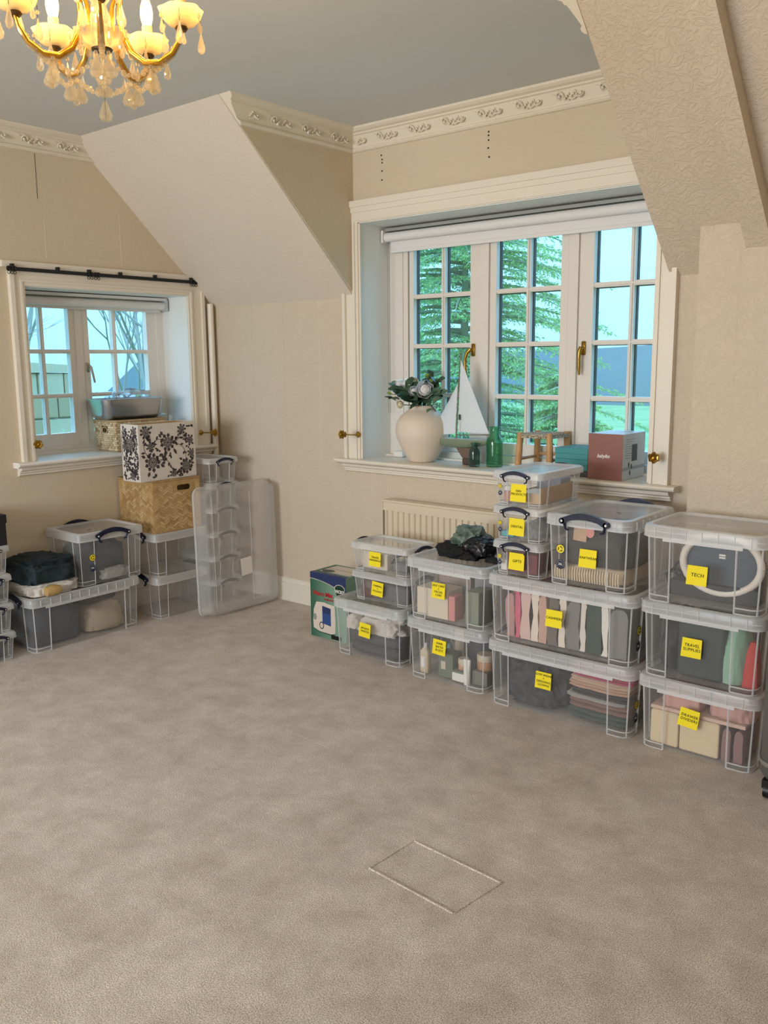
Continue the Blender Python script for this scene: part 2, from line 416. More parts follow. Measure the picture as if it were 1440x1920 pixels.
# ------------------------------------------------------------------ window in the dormer
def window_dormer():
    w = thing('window_1', 'wide white casement window of three sashes in the dormer', 'window'); w['kind'] = 'structure'
    m = MB()
    m.box(BX0-.002, BX0+.004, -.005, .30, BZ0, BZ1).box(BX1-.004, BX1+.002, -.005, .30, BZ0, BZ1).box(BX0, BX1, -.005, .30, BZ1-.004, BZ1+.002)
    m.build('reveal', M_reveal, w)
    # architrave: flat band, raised outer bead, inner step
    m = MB()
    for a, b, p in ((1.15, BX0, 1), (BX1, 3.135, -1)):
        m.box(a, b, -.0175, 0, .975, BZ1)
        oa = a if p > 0 else b - .022
        m.box(oa, oa + .022, -.034, -.0175, .975, BZ1 if p < 0 else 1.93)
        ia = b - .03 if p > 0 else a + .004
        m.box(ia, ia + .012, -.026, -.018, .975, BZ1)
        ja = b - .012 if p > 0 else a
        m.box(ja + (.0125 if p > 0 else -.0125), ja + .012 + (.0125 if p > 0 else -.0125), -.010, 0, .976, BZ1-.005)
    m.build('side_casing', M_trim, w)
    m = MB().box(X0, X1, -.018, 0, BZ1, 2.43).box(X0, X1, -.036, -.018, 2.398, 2.432).box(X0, X1, -.027, -.018, 2.37, 2.398).box(BX0, BX1, -.025, -.018, BZ1+.006, BZ1+.02)
    m.build('head_casing', M_trim, w)
    # sill board with a rounded nose and a moulding under it
    nose = [(.32, .945), (.32, .975), (-.066, .975), (-.076, .971), (-.08, .963), (-.076, .955), (-.066, .951), (-.05, .945)]
    sb = MB().prism([(y, z) for y, z in nose], 1.262, 3.04, 'x')
    n2 = [(0.0, .945), (0.0, .975)] + nose[2:]
    sb.prism(n2, 1.105, 1.262, 'x').prism(n2, 3.04, 3.185, 'x')
    sb.build('sill_board', M_trim, w)
    mo = [(0, .945), (-.056, .945), (-.05, .93), (-.03, .922), (-.03, .914), (-.024, .91), (-.024, .902), (-.012, .896), (0, .894)]
    MB().prism(mo, 1.145, 3.15, 'x').build('sill_moulding', M_trim, w)
    YF = .262
    m = MB()
    m.box(BX0+.004, 1.405, YF, YF+.07, .975, 2.31).box(2.97, BX1-.004, YF, YF+.07, .975, 2.31)
    m.box(1.405, 2.97, YF, YF+.07, .975, 1.02).box(1.405, 2.97, YF, YF+.07, 2.255, 2.31)
    m.box(1.366, 1.372, YF-.008, YF, 1.02, 2.25).box(BX0+.004, BX1-.004, YF-.05, YF, .9755, .985)
    m.build('frame', M_bar, w)
    for a, b in ((1.923, 1.968), (2.452, 2.506)):
        MB().box(a, b, YF-.004, YF+.07, 1.02, 2.255).box(a-.006, a, YF+.012, YF+.07, 1.02, 2.255).box(b, b+.006, YF+.012, YF+.07, 1.02, 2.255).build('mullion', M_bar, w)
    sash = ((1.412, 1.917, 1.442, 1.842, 1.651), (1.974, 2.446, 2.012, 2.404, 2.208), (2.512, 2.965, 2.588, 2.932, 2.79))
    rows = (1.088, 1.345, 1.627, 1.911, 2.205)
    for k, (a, b, ga, gb, bar) in enumerate(sash):
        ya, yb = YF+.006, YF+.05
        m = MB().box(a, ga, ya, yb, 1.025, 2.25).box(gb, b, ya, yb, 1.025, 2.25).box(ga, gb, ya, yb, 1.025, rows[0]).box(ga, gb, ya, yb, rows[4], 2.25)
        s = m.build('sash', M_bar, w)
        cols = ((ga, bar - .012), (bar + .012, gb))
        MB().box(bar-.012, bar+.012, ya+.008, yb, rows[0], rows[4]).box(bar-.005, bar+.005, ya, ya+.008, rows[0], rows[4]).build('glazing_bar', M_bar, s)
        for z in rows[1:4]:
            MB().box(ga, gb, ya+.009, yb, z-.012, z+.012).box(ga, gb, ya+.001, ya+.009, z-.005, z+.005).build('glazing_bar', M_bar, s)
        for (ca, cb) in cols:
            for z0, z1 in zip(rows, rows[1:]):
                z0 += .012; z1 -= .012
                MB().box(ca, cb, ya+.03, ya+.034, z0, z1).build('pane', M_glassp, s)
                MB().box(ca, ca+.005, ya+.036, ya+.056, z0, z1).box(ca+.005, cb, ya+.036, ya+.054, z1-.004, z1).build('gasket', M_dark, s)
        if k != 1:                                            # cranked brass fasteners on the outer sashes
            xh = 1.868 if k == 0 else 2.545
            sg = -1 if k == 0 else -.25
            h = MB().bbox(xh-.011, xh+.011, ya-.01, ya, 1.565, 1.635, .003)
            h.tube([(xh, ya-.01, 1.6), (xh, ya-.03, 1.6)], .009, 8)
            h.tube([(xh, ya-.032, 1.605), (xh+sg*.02, ya-.038, 1.585), (xh+sg*.035, ya-.036, 1.55), (xh+sg*.034, ya-.034, 1.50), (xh+sg*.028, ya-.032, 1.465)], [.011, .011, .009, .009, .005], 8)
            h.build('fastener', M_brass, s, smooth=50)
    return w
window_dormer()

# roller blind across the head of the dormer window
rb = thing('roller_blind', 'white roller blind wound up across the head of the wide dormer window', 'blind', (0, 0, 0))
M_blind = mat('blind_fabric', '#e4e2e0', 0.7)
MB().tube([(1.29, .205, 2.252), (3.02, .205, 2.252)], .026, 14).build('roll', M_blind, rb, smooth=50)
MB().box(1.285, 3.025, .2, .26, 2.285, 2.302).build('head_rail', mat('blind_rail', '#9a9c98', 0.5), rb)
MB().box(1.30, 3.01, .229, .231, 2.18, 2.26).build('fabric', M_blind, rb)
MB().bbox(1.30, 3.01, .225, .235, 2.165, 2.185, .002).build('hem_bar', M_blind, rb)
MB().box(1.272, 1.286, .18, .23, 2.222, 2.29).build('bracket', M_paper, rb)
m = MB()
for xx in (1.292, 1.306):
    for k in range(150): m.ball((xx, .215, 2.25 - k*.0068), .0026, 6)
m.build('bead_chain', mat('grey_chain', '#8c8f90', 0.4), rb)

# ------------------------------------------------------------------ window in the gable wall
def window_gable():
    w = thing('window_2', 'small white casement window of two sashes in the gable wall', 'window'); w['kind'] = 'structure'
    XF = -.318
    m = MB().box(XF-.01, WX+.005, LY0-.002, LY0+.004, LZ0, LZ1).box(XF-.01, WX+.005, LY1-.004, LY1+.002, LZ0, LZ1).box(XF-.01, WX+.005, LY0, LY1, LZ1-.004, LZ1+.002)
    m.build('reveal', M_reveal, w)
    m = MB()
    m.box(WX, WX+.018, -1.413, LY0, LZ0, 2.062).box(WX, WX+.018, LY1, -.082, LZ0, 2.062).box(WX, WX+.018, LY0, LY1, LZ1, 2.062)
    m.box(WX+.018, WX+.032, -1.413, -1.39, LZ0, 2.05).box(WX+.018, WX+.026, -1.352, -1.340, LZ0, LZ1+.02).box(WX+.018, WX+.026, LY1+.016, LY1+.028, LZ0, LZ1+.02)
    m.box(WX+.018, WX+.032, -.104, -.082, LZ0, 2.03).box(WX+.018, WX+.026, -1.352, LY1+.028, LZ1+.02, LZ1+.032).box(WX+.018, WX+.028, -1.40, -.095, 2.03, 2.05)
    m.build('side_casing', M_trim, w)
    nose = [(XF, .968), (XF, LZ0), (.002, LZ0), (.011, .996), (.015, .988), (.011, .98), (.002, .976), (-.01, .968)]
    m = MB().prism(nose, LY0, LY1, 'y'); n2 = [(WX, .968), (WX, LZ0)] + nose[2:]
    m.prism(n2, -1.462, LY0, 'y').prism(n2, LY1, -.055, 'y').build('sill_board', M_white, w)
    mo = [(WX, .968), (-.006, .968), (-.012, .955), (-.03, .948), (-.03, .94), (-.038, .934), (-.038, .926), (-.05, .92), (WX, .918)]
    MB().prism(mo, -1.44, -.07, 'y').build('sill_moulding', M_trim, w)
    m = MB().box(XF-.07, XF, LY0+.004, -1.235, LZ0, LZ1-.004).box(XF-.07, XF, -.265, LY1-.004, LZ0, LZ1-.004).box(XF-.07, XF, -1.235, -.265, LZ0, 1.045).box(XF-.07, XF, -1.235, -.265, 1.93, LZ1-.004)
    m.box(XF, XF+.02, LY0+.004, LY1-.004, LZ0, 1.02)
    m.build('frame', M_white, w)
    MB().box(XF-.07, XF+.004, -.868, -.822, 1.045, 1.93).build('mullion', M_white, w)
    for k, (a, b, ga, gb, bar) in enumerate(((-1.235, -.868, -1.20, -.905, -1.08), (-.822, -.265, -.772, -.338, -.58))):
        xa, xb = XF-.05, XF-.006
        rows = (1.12, 1.35, 1.618, 1.885)
        s = MB().box(xa, xb, a, ga, 1.045, 1.93).box(xa, xb, gb, b, 1.045, 1.93).box(xa, xb, ga, gb, 1.045, rows[0]).box(xa, xb, ga, gb, rows[3], 1.93).build('sash', M_white, w)
        MB().box(xa, xb-.008, bar-.012, bar+.012, rows[0], rows[3]).box(xb-.008, xb, bar-.005, bar+.005, rows[0], rows[3]).build('glazing_bar', M_white, s)
        for z in rows[1:3]:
            MB().box(xa, xb-.009, ga, gb, z-.012, z+.012).box(xb-.009, xb-.001, ga, gb, z-.005, z+.005).build('glazing_bar', M_white, s)
        for ca, cb in ((ga, bar-.012), (bar+.012, gb)):
            for z0, z1 in zip(rows, rows[1:]):
                MB().box(xa+.01, xa+.014, ca, cb, z0+.012, z1-.012).build('pane', M_glassp, s)
        if k == 1:
            h = MB().bbox(xb, xb+.008, -.80, -.782, 1.49, 1.55, .003)
            h.tube([(xb+.012, -.79, 1.535), (xb+.03, -.785, 1.52), (xb+.032, -.775, 1.47), (xb+.03, -.765, 1.425)], [.008, .008, .007, .006], 8)
            h.build('fastener', mat('grey_metal', '#a9a79f', .35, .8), s, smooth=50)
    return w
window_gable()
rb2 = thing('roller_blind', 'white roller blind wound up inside the head of the small gable window', 'blind')
MB().tube([(-.27, LY0+.02, 1.912), (-.27, LY1-.03, 1.912)], .026, 14).build('roll', M_blind, rb2, smooth=50)
MB().box(-.30, -.24, LY0+.01, LY1-.02, 1.945, 1.962).build('head_rail', M_paper, rb2)
MB().bbox(-.301, -.291, LY0+.03, LY1-.04, 1.872, 1.892, .002).box(-.297, -.295, LY0+.03, LY1-.04, 1.885, 1.92).build('hem_bar', M_blind, rb2)
MB().bbox(-.30, -.235, LY1-.028, LY1-.014, 1.88, 1.955, .003).build('bracket', mat('grey_bracket', '#b5b9ba', .5), rb2)

# curtain batten and black rail over the small window
ct = thing('curtain_rail', 'black metal curtain rail on a cream batten above the gable window', 'curtain rail')
MB().box(WX, WX+.028, -1.45, -.095, 2.066, 2.1).build('batten', M_trim, ct)
MB().bbox(WX+.04, WX+.052, -1.435, -.12, 2.046, 2.066, .002).build('rail', M_black, ct)
for y in (-1.40, -1.13, -.93, -.72, -.47, -.19):
    MB().box(WX+.02, WX+.05, y-.008, y+.008, 2.06, 2.083).build('bracket', M_black, ct)
for y in (-1.425, -1.405, -1.39, -.94, -.92, -.895, -.875, -.20, -.18, -.16):
    pts = [(WX+.047, y + .008*math.cos(a*PI/5), 2.036 + .008*math.sin(a*PI/5)) for a in range(11)]
    MB().tube(pts, .002, 5).bbox(WX+.036, WX+.058, y-.005, y+.005, 2.044, 2.07, .002).build('glider', M_black, ct)

# brass curtain holdbacks
def holdback(label, base, tip, face):
    h = thing('curtain_holdback', label, 'curtain holdback', base)
    b = Vector(base); t = Vector(tip) - b; f = Vector(face).normalized()
    rot = Vector((0, 0, 1)).rotation_difference(f).to_euler()
    MB().lathe([(.018, 0), (.016, .004), (.008, .01), (.007, .018)], n=14).build('base_plate', M_brass, h, smooth=40, rot=rot)
    MB().tube([f*.01, f*.02 + t*.3, t*.75, t*.92], [.005, .004, .004, .006], 8).build('arm', M_brass, h, smooth=50)
    d = t.normalized(); r2 = Vector((0, 0, 1)).rotation_difference(d).to_euler()
    m = MB().lathe([(.006, -.03), (.017, -.022), (.009, -.012), (.021, -.004), (.025, .004), (.018, .012), (.012, .01), (.008, .017), (.002, .019)], n=16, wob=lambda a, z: 1 + .16*math.cos(6*a))
    m.build('rosette', M_brass, h, smooth=30, loc=t, rot=r2)
holdback('gilt flower curtain holdback on the casing beside the white vase', (1.25, -.02, 1.118), (1.25, -.16, 1.128), (0, -1, 0))
holdback('gilt flower curtain holdback on the casing beside the brown carton', (3.05, -.02, 1.10), (3.095, -.10, 1.105), (0, -1, 0))
holdback('gilt flower curtain holdback on the gable window casing away from the corner', (WX+.02, -1.33, 1.095), (WX+.10, -1.36, 1.10), (1, 0, 0))
holdback('gilt flower curtain holdback on the gable window casing by the corner pipe', (WX+.02, -.15, 1.08), (WX+.14, -.13, 1.085), (1, 0, 0))

# ------------------------------------------------------------------ radiator under the dormer window
M_rad = mat('radiator_enamel', '#dccdb6', 0.4)
rd = thing('radiator', 'cream ribbed panel radiator under the dormer window', 'radiator', (0, 0, 0))
m = MB(); pts = []; x = 1.515; y0 = -.098
while x < 3.0:
    pts += [(x, y0), (x+.011, y0), (x+.016, y0+.010), (x+.030, y0+.010), (x+.035, y0)]; x += .04
m.rings([[(a, b, z) for a, b in pts] for z in (.19, .705)], False, False, closed=False)
m.box(1.503, 3.04, -.099, -.083, .705, .752).box(1.503, 3.04, -.099, -.083, .15, .19).box(1.503, 3.04, -.08, -.04, .15, .752)
m.build('panel', M_rad, rd)
MB().bbox(1.497, 3.046, -.103, -.03, .752, .766, .003).build('top_grille', M_rad, rd)
for a in (1.497, 3.04): MB().box(a, a+.006, -.103, -.03, .15, .752).build('side_panel', M_rad, rd)
for a in (1.7, 2.8): MB().box(a, a+.04, -.045, -.001, .3, .6).build('wall_bracket', M_rad, rd)

# ------------------------------------------------------------------ clear lidded storage boxes
REC = .008                                   # depth of the recessed middle of each side
def dims(L, D, H):
    return dict(bx=L/2-.024, by=D/2-.021, tx=L/2-.014, ty=D/2-.012, jx=L/2-.115 if L > .42 else L/2-.085, jy=D/2-.105 if D > .3 else D/2-.075, zt=H-.042 if H > .2 else H-.026)
def box_outline(hx_, hy_, r, jx, jy, d):
    P = []; ix = []
    def arc(cx, cy, a0):
        for i in range(5):
            a = a0 + PI/2*i/4; P.append((cx + r*math.cos(a), cy + r*math.sin(a)))
            if i == 2: ix.append(len(P)-1)
    def pt(x, y, rib=False):
        P.append((x, y))
        if rib: ix.append(len(P)-1)
    arc(hx_-r, -hy_+r, -PI/2); pt(hx_, -jy, True); pt(hx_-d, -jy); pt(hx_-d, jy); pt(hx_, jy, True)
    arc(hx_-r, hy_-r, 0); pt(jx, hy_, True); pt(jx, hy_-d); pt(-jx, hy_-d); pt(-jx, hy_, True)
    arc(-hx_+r, hy_-r, PI/2); pt(-hx_, jy, True); pt(-hx_+d, jy); pt(-hx_+d, -jy); pt(-hx_, -jy, True)
    arc(-hx_+r, -hy_+r, PI); pt(-jx, -hy_, True); pt(-jx, -hy_+d); pt(jx, -hy_+d); pt(jx, -hy_, True)
    return P, ix
BOXMESH = {}
def box_meshes(L, D, H):
    key = (L, D, H)
    if key in BOXMESH: return BOXMESH[key]
    q = dims(L, D, H); r = .038 if L > .42 else .024
    lo, ix = box_outline(q['bx'], q['by'], r, q['jx'], q['jy'], REC)
    hi, _ = box_outline(q['tx'], q['ty'], r, q['jx'], q['jy'], REC)
    def at(t): return [(a[0] + (b[0]-a[0])*t, a[1] + (b[1]-a[1])*t, .003 + (q['zt']-.003)*t) for a, b in zip(lo, hi)]
    b = MB(); b.rings([at(0), at(1)], False, False)
    b.poly([(x, y, .01) for x, y in rrect(q['bx']-REC, q['by']-REC, r)])
    b.m = 1
    for i in ix:
        p0, p1 = Vector(at(0)[i]), Vector(at(1)[i])
        b.tube([p0, p1], .0034 if L > .42 else .0022, 4)
    for t in (0.0, .085):                    # foot line and the step above it, round the four corner panels
        ring = at(t); n = len(ring)
        for seg in ((-1, 5), (8, 14), (17, 23), (26, 32)):
            b.tube([ring[i % n] for i in range(seg[0], seg[1]+1)], .0028 if L > .42 else .002, 4)
    b.loft([(q['zt']-.008, q['tx']+.003, q['ty']+.003, r), (q['zt'], q['tx']+.004, q['ty']+.004, r)], 4, False, False)
    body = b.build('body', [M_clear, M_rib], smooth=35); me_b = body.data; bpy.data.objects.remove(body)
    l = MB(); X, Y = L/2, D/2; R = r + .006; SKT = .046 if H > .2 else .030
    l.m = 1
    l.loft([(H-SKT, X-.004, Y-.004, R), (H-SKT+.002, X, Y, R), (H-.010, X-.001, Y-.001, R), (H-.002, X-.004, Y-.004, R), (H, X-.009, Y-.009, R), (H, X-.024, Y-.024, R), (H-.010, X-.029, Y-.029, R)], 4, False, False)
    l.m = 0
    l.poly([(x, y, H-.010) for x, y in rrect(X-.029, Y-.029, R, 4)])
    l.m = 2
    z0, z1 = H-.044, H-.008
    def fins(A, fix, ax):
        n = max(3, int(2*A/.058))
        for i in range(n + 1):
            t = -A + 2*A*i/n
            for s in (-1, 1):
                if ax == 'x': l.box(t-.0014, t+.0014, s*fix-.003, s*fix+.003, z0, z1)
                else: l.box(s*fix-.003, s*fix+.003, t-.0014, t+.0014, z0, z1)
    if L > .42:
        fins(X-.06, Y, 'x'); fins(Y-.06, X, 'y')
        for zz in (H-.022, H-.044):
            l.loft([(zz-.0015, X+.001, Y+.001, R), (zz+.0015, X+.001, Y+.001, R)], 4, False, False)
        for s in (-1, 1):                   # long lip under the skirt
            l.box(-X+.09, X-.09, s*(Y-.003)-.003, s*(Y-.003)+.003, H-.058, H-.044)
    else:
        l.loft([(H-SKT, X+.001, Y+.001, R), (H-SKT+.003, X+.001, Y+.001, R)], 4, False, False)
    lid = l.build('lid', [M_clear, M_rim, M_rib], smooth=35); me_l = lid.data; bpy.data.objects.remove(lid)
    # handle: arched bar with pierced lugs and two hooked legs, on the +x end
    h = MB(); w = .098 if D > .3 else .064; k = w/.098; t0, t1 = X+.003, X+.017*k + .002
    zc = H-.020
    top = []; bot = []
    for i in range(13):
        u = -w + 2*w*i/12; e = (u/w)**2
        top.append((u, zc + .026*k*(1-e) + .010*k)); bot.append((u, zc + .020*k*(1-e) - .010*k - (.004*k if abs(u) > .7*w else 0)))
    h.prism(top + bot[::-1], t0, t1, 'x')
    for s in (-1, 1):
        h.prism([(s*w + .013*k*math.cos(a*PI/6), zc - .002*k + .013*k*math.sin(a*PI/6)) for a in range(12)], t0, t1, 'x')
        h.tube([(t0+.006*k, s*w*.94, zc-.008*k), (t0+.004*k, s*w*.86, zc-.036*k), (t0+.004*k, s*w*.72, zc-.040*k)], [.007*k, .0055*k, .005*k], 6)
        h.m = 1
        h.prism([(s*w + .005*k*math.cos(a*PI/4), zc - .002*k + .005*k*math.sin(a*PI/4)) for a in range(8)], t1, t1+.0006, 'x')
        h.m = 0
    hd = h.build('handle', [M_navy, M_paper]); me_h = hd.data; bpy.data.objects.remove(hd)
    BOXMESH[key] = (me_b, me_l, me_h)
    return BOXMESH[key]

M_stk_y = mat('sticker_yellow', '#e9d52a', .5); M_stk_n = mat('sticker_navy', '#1a2140', .5)
def disc(name, r, m, parent, loc, rot, th=.0005):
    return MB().lathe([(r, -th), (r, th)], n=24).build(name, m, parent, loc=loc, rot=rot)
def sticker_pair(b, face, u, z, r, gap, L, D, H, wet='35L'):
    q = dims(L, D, H)
    for k, zz in enumerate((z, z - gap)):
        t = min(1, zz/q['zt'])
        if face == 'E':
            x = q['bx'] + (q['tx']-q['bx'])*t + .0015; p = lambda e, du, dz: (x + e, u + du, zz + dz); rot = RIGHT
        else:
            y = -(q['by'] + (q['ty']-q['by'])*t) - .0015; p = lambda e, du, dz: (u + du, y - e, zz + dz); rot = FRONT
        s = disc('recycling_sticker' if k == 0 else 'volume_sticker', r, M_stk_n, b, p(0, 0, 0), rot)
        s['label'] = 'round yellow sticker with recycling arrows' if k == 0 else 'round navy sticker ringed with dots'
        if k == 0:
            disc('yellow_disc', r*.86, M_stk_y, s, (0, 0, .0006), UP)
            m = MB()
            for a in range(3):                    # three chasing arrows
                a0 = a*2*PI/3 + .2
                arc = [(r*.45*math.cos(a0 + j*.3), r*.45*math.sin(a0 + j*.3), .0012) for j in range(5)]
                m.tube(arc, r*.075, 4)
                c = arc[-1]; e = a0 + 1.2
                m.prism([(c[0] + r*.2*math.cos(e + PI/2 + j*2*PI/3), c[1] + r*.2*math.sin(e + PI/2 + j*2*PI/3)) for j in range(3)], .001, .0016, 'z')
            m.build('recycling_arrows', M_ink, s)
        else:
            m = MB()
            for a in range(14):
                if 9 <= a <= 12: continue
                c = a*2*PI/14
                m.prism([(r*.78*math.cos(c) + r*.06*math.cos(j*PI/3), r*.78*math.sin(c) + r*.06*math.sin(j*PI/3)) for j in range(6)], .0005, .001, 'z')
            m.build('dot_ring', M_paper, s)
            text_obj('volume_mark', wet, r*.62, M_paper, s, (0, 0, .0009), UP, depth=.0002, bold=r*.012)

def note(b, text, face, u, z, size, L, D, H, tilt=0.0, w=.076, h=.076):
    q = dims(L, D, H); t = min(1, (z - h/2)/q['zt'])
    jj = q['jx'] if face == 'F' else q['jy']
    if face == 'F':
        y = -(q['by'] + (q['ty']-q['by'])*min(1, (z+h/2)/q['zt'])) - .002
        loc, rot = (u, y, z), (PI/2, tilt, 0)
    else:
        x = q['bx'] + (q['tx']-q['bx'])*min(1, (z+h/2)/q['zt']) + .002
        loc, rot = (x, u, z), (PI/2 - tilt*0, 0, PI/2)
    # a paper square whose lower edge lifts a little
    P = []
    rows = 6
    m = MB()
    R = [[(-w/2 - .0008*k, h/2 - h*k/rows, .0004 + .001*(k/rows)**2), (w/2 - .0004*k, h/2 - h*k/rows, .0004 + .001*(k/rows)**2)] for k in range(rows+1)]
    m.rings([[(*p[:2], p[2]) for p in r] for r in R], False, False, closed=False)
    m.rings([[(p[0], p[1], p[2]+.0004) for p in r] for r in R], False, False, closed=False)
    n = m.build('sticky_note', M_note, b, loc=loc, rot=rot)
    n['label'] = 'yellow sticky note with handwriting'
    text_obj('handwriting', text, size, M_ink, n, (0, .002, .0022), (.0, 0, 0), shear=.12, depth=.0003, space=1.05, bold=.0, line=1.05)
    return n

def storage_box(label, L, D, H, loc, rz=0, handles=(1, -1), group=None):
    b = thing('storage_box', label, 'storage box', loc, rz, group)
    mb, ml, mh = box_meshes(L, D, H)
    link('body', mb, b); link('lid', ml, b)
    for s in handles:
        link('handle', mh, b, rot=(0, 0, 0 if s > 0 else PI))
    return b
B35, B64, B9, B26 = (.48, .39, .304), (.71, .44, .304), (.395, .255, .155), (.40, .39, .265)
ST = .304

# stack of two long boxes
gym = storage_box('long clear box labelled gym wear and dressing gowns on the floor', *B64, (2.938, -.46, 0), 0, ())
note(gym, 'GYM WEAR\n+\nDRESSING\nGOWNS', 'F', -0.058, 0.169, .0145, *B64)
sticker_pair(gym, 'E', -.135, .135, .021, .058, *B64, wet='64L')
cas = storage_box('long clear box labelled cashmere stacked on the gym wear box', *B64, (2.936, -.462, ST), 0, ())
note(cas, 'CASHMERE', 'F', -0.011, 0.152, .0155, *B64)
sticker_pair(cas, 'E', -.135, .15, .021, .066, *B64, wet='64L')
# three small boxes with their handled ends to the room
SX, SY = 2.727, -.478
gif = storage_box('small clear box labelled gifts, lowest of three small boxes', *B9, (SX+.004, SY, 2*ST), -PI/2)
note(gif, 'GIFTS', 'E', 0.001, 0.069, .017, *B9)
sticker_pair(gif, 'E', -.089, .083, .0105, .027, *B9, wet='9L')
den = storage_box('small clear box labelled dental, middle of three small boxes', *B9, (SX+.002, SY, 2*ST+.155), -PI/2)
note(den, 'DENTAL', 'E', 0, 0.067, .0155, *B9)
sticker_pair(den, 'E', -.088, .078, .0105, .03, *B9, wet='9L')
bab = storage_box('small clear box labelled baby products, topmost of three small boxes', *B9, (SX, SY, 2*ST+.31), -PI/2)
note(bab, 'baby\nPRODUCTS', 'E', 0.008, 0.062, .0145, *B9)
sticker_pair(bab, 'E', -.088, .085, .0105, .03, *B9, wet='9L')
kni = storage_box('square clear box labelled knitwear on top of the cashmere box', *B35, (3.062, -.442, 2*ST), -PI/2)
note(kni, 'KNITWEAR', 'E', 0.01, 0.13, .0145, *B35)
sticker_pair(kni, 'E', -.118, .155, .021, .066, *B35)
# stack of three at the pier
dra = storage_box('clear box labelled drawer dividers, lowest of three by the pier', *B35, (3.545, -.49, 0), 0, (1,))
note(dra, 'DRAWER\nDIVIDERS', 'F', -0.021, 0.166, .0155, *B35, tilt=.10)
tra = storage_box('clear box labelled travel supplies, middle of three by the pier', *B35, (3.542, -.49, ST), 0, (1,))
note(tra, 'TRAVEL\nSUPPLIES', 'F', -0.022, 0.146, .0165, *B35)
tec = storage_box('clear box labelled tech, topmost of three by the pier', *B35, (3.54, -.49, 2*ST), 0, (1,))
note(tec, 'TECH', 'F', -0.014, 0.128, .019, *B35)
# two in front of the radiator
hai = storage_box('clear box labelled hair bath body on the floor by the radiator', *B35, (2.317, -.44, 0), 0, (1,))
note(hai, 'HAIR\nBATH\nBODY', 'F', -0.03, 0.185, .0165, *B35, tilt=.04)
sel = storage_box('clear box labelled self care and facial care under the dark clothes', *B35, (2.317, -.44, ST), 0, (1,))
note(sel, 'SELF CARE\n+\nFACIAL\nCARE', 'F', -0.036, 0.16, .0145, *B35)
sticker_pair(sel, 'E', -.09, .13, .021, .06, *B35)
# one box with two small ones on it
spo = storage_box('clear box labelled sports under two small boxes by the humidifier carton', *B35, (1.785, -.40, 0), 0, (1,))
note(spo, 'SPORTS\nWHITES', 'F', -0.008, 0.161, .0155, *B35, tilt=.06)
the = storage_box('small clear box labelled thermal and holiday on the sports box', *B9, (1.838, -.418, ST))
note(the, 'THERMAL\n+\nHOLIDAY', 'F', -0.013, 0.076, .0135, *B9, tilt=.06)
tha = storage_box('small clear box labelled travel handbags on top of its stack by the radiator', *B9, (1.835, -.42, ST+.155))
note(tha, 'TRAVEL\nHANDBAGS', 'F', -0.022, 0.078, .0145, *B9)

# along the gable wall
L64 = (.71, .385, .304)
lon = storage_box('long clear box on the floor under the gable window with dark cloth inside', *L64, (.148, -1.29, 0), PI/2 + .02)
K35 = (.375, .43, .304)
k35 = storage_box('square clear box with navy handle on the long box under the gable window', *K35, (.14, -1.105, ST), -.02)
sticker_pair(k35, 'E', -.125, .16, .021, .06, *K35)
for i in range(4):
    storage_box(('lowest small clear box in the stack under the black shoebox', 'second small clear box from the carpet under the black shoebox', 'third small clear box from the carpet under the black shoebox', 'small clear box directly beneath the black shoebox')[i], .37, .255, .155, (.145, -1.838, i*.155), 0, (1,), 'small boxes stacked under the black shoebox')
for i in range(2):
    storage_box(('empty clear box on the carpet under the woven bamboo box', 'empty clear box stacked directly beneath the woven bamboo box')[i], *B26, (.142, -.628, i*.265), PI/2)
for i in range(6):
    lb = ('lowest small clear box in the corner stack behind the upright tray', 'second small clear box from the carpet in the corner stack', 'third small clear box from the carpet in the corner stack', 'fourth small clear box from the carpet in the corner stack', '', '')[i]
    if i == 5: lb = 'topmost small clear box of the corner stack below the heating pipe'
    if i == 4: lb = 'second small clear box from the top of the corner stack'
    storage_box(lb, .37, .255, .1575, (.150, -.272, i*.1575), 0, (1,), 'small boxes stacked in the corner')

# large shallow tray stood on its end against the corner stack
tr = thing('underbed_tray', 'large shallow clear plastic tray stood upright in the corner', 'tray', (.575, -.335, 0))
m = MB()
def trsec(x, hy_, hz, r): return [(x, a, b + .402) for a, b in rrect(hy_, hz, r, 5)]
m.rings([trsec(0.0, .268, .376, .05), trsec(-.006, .276, .384, .05), trsec(-.095, .292, .398, .05)], False, False)
m.poly(trsec(0.0, .268, .376, .05))
m.m = 1
m.rings([trsec(-.088, .2935, .3995, .05), trsec(-.088, .300, .402, .05), trsec(-.104, .300, .402, .05), trsec(-.104, .2935, .3995, .05)], False, False)
for yy in (-.268+.03, .06):
    m.tube([(.001, yy, .06), (.001, yy, .75)], .002, 4)
m.tube([(.001, .06, .06), (.001, .18, .06)], .002, 4)
tray = m.build('tray_shell', [clear_mat('frosted_plastic', .28, .6, col=(.93, .93, .93), tint=(.97,.97,.97), gloss=.3, trans=.35), M_rim], tr, smooth=40)
MB().box(0, .0006, -.045, .045, -.055, .055).build('paper_label', M_paper, tr, loc=(.0025, .01, .285), rot=(.06, 0, 0))
tr.rotation_euler = (0, -.02, 0)

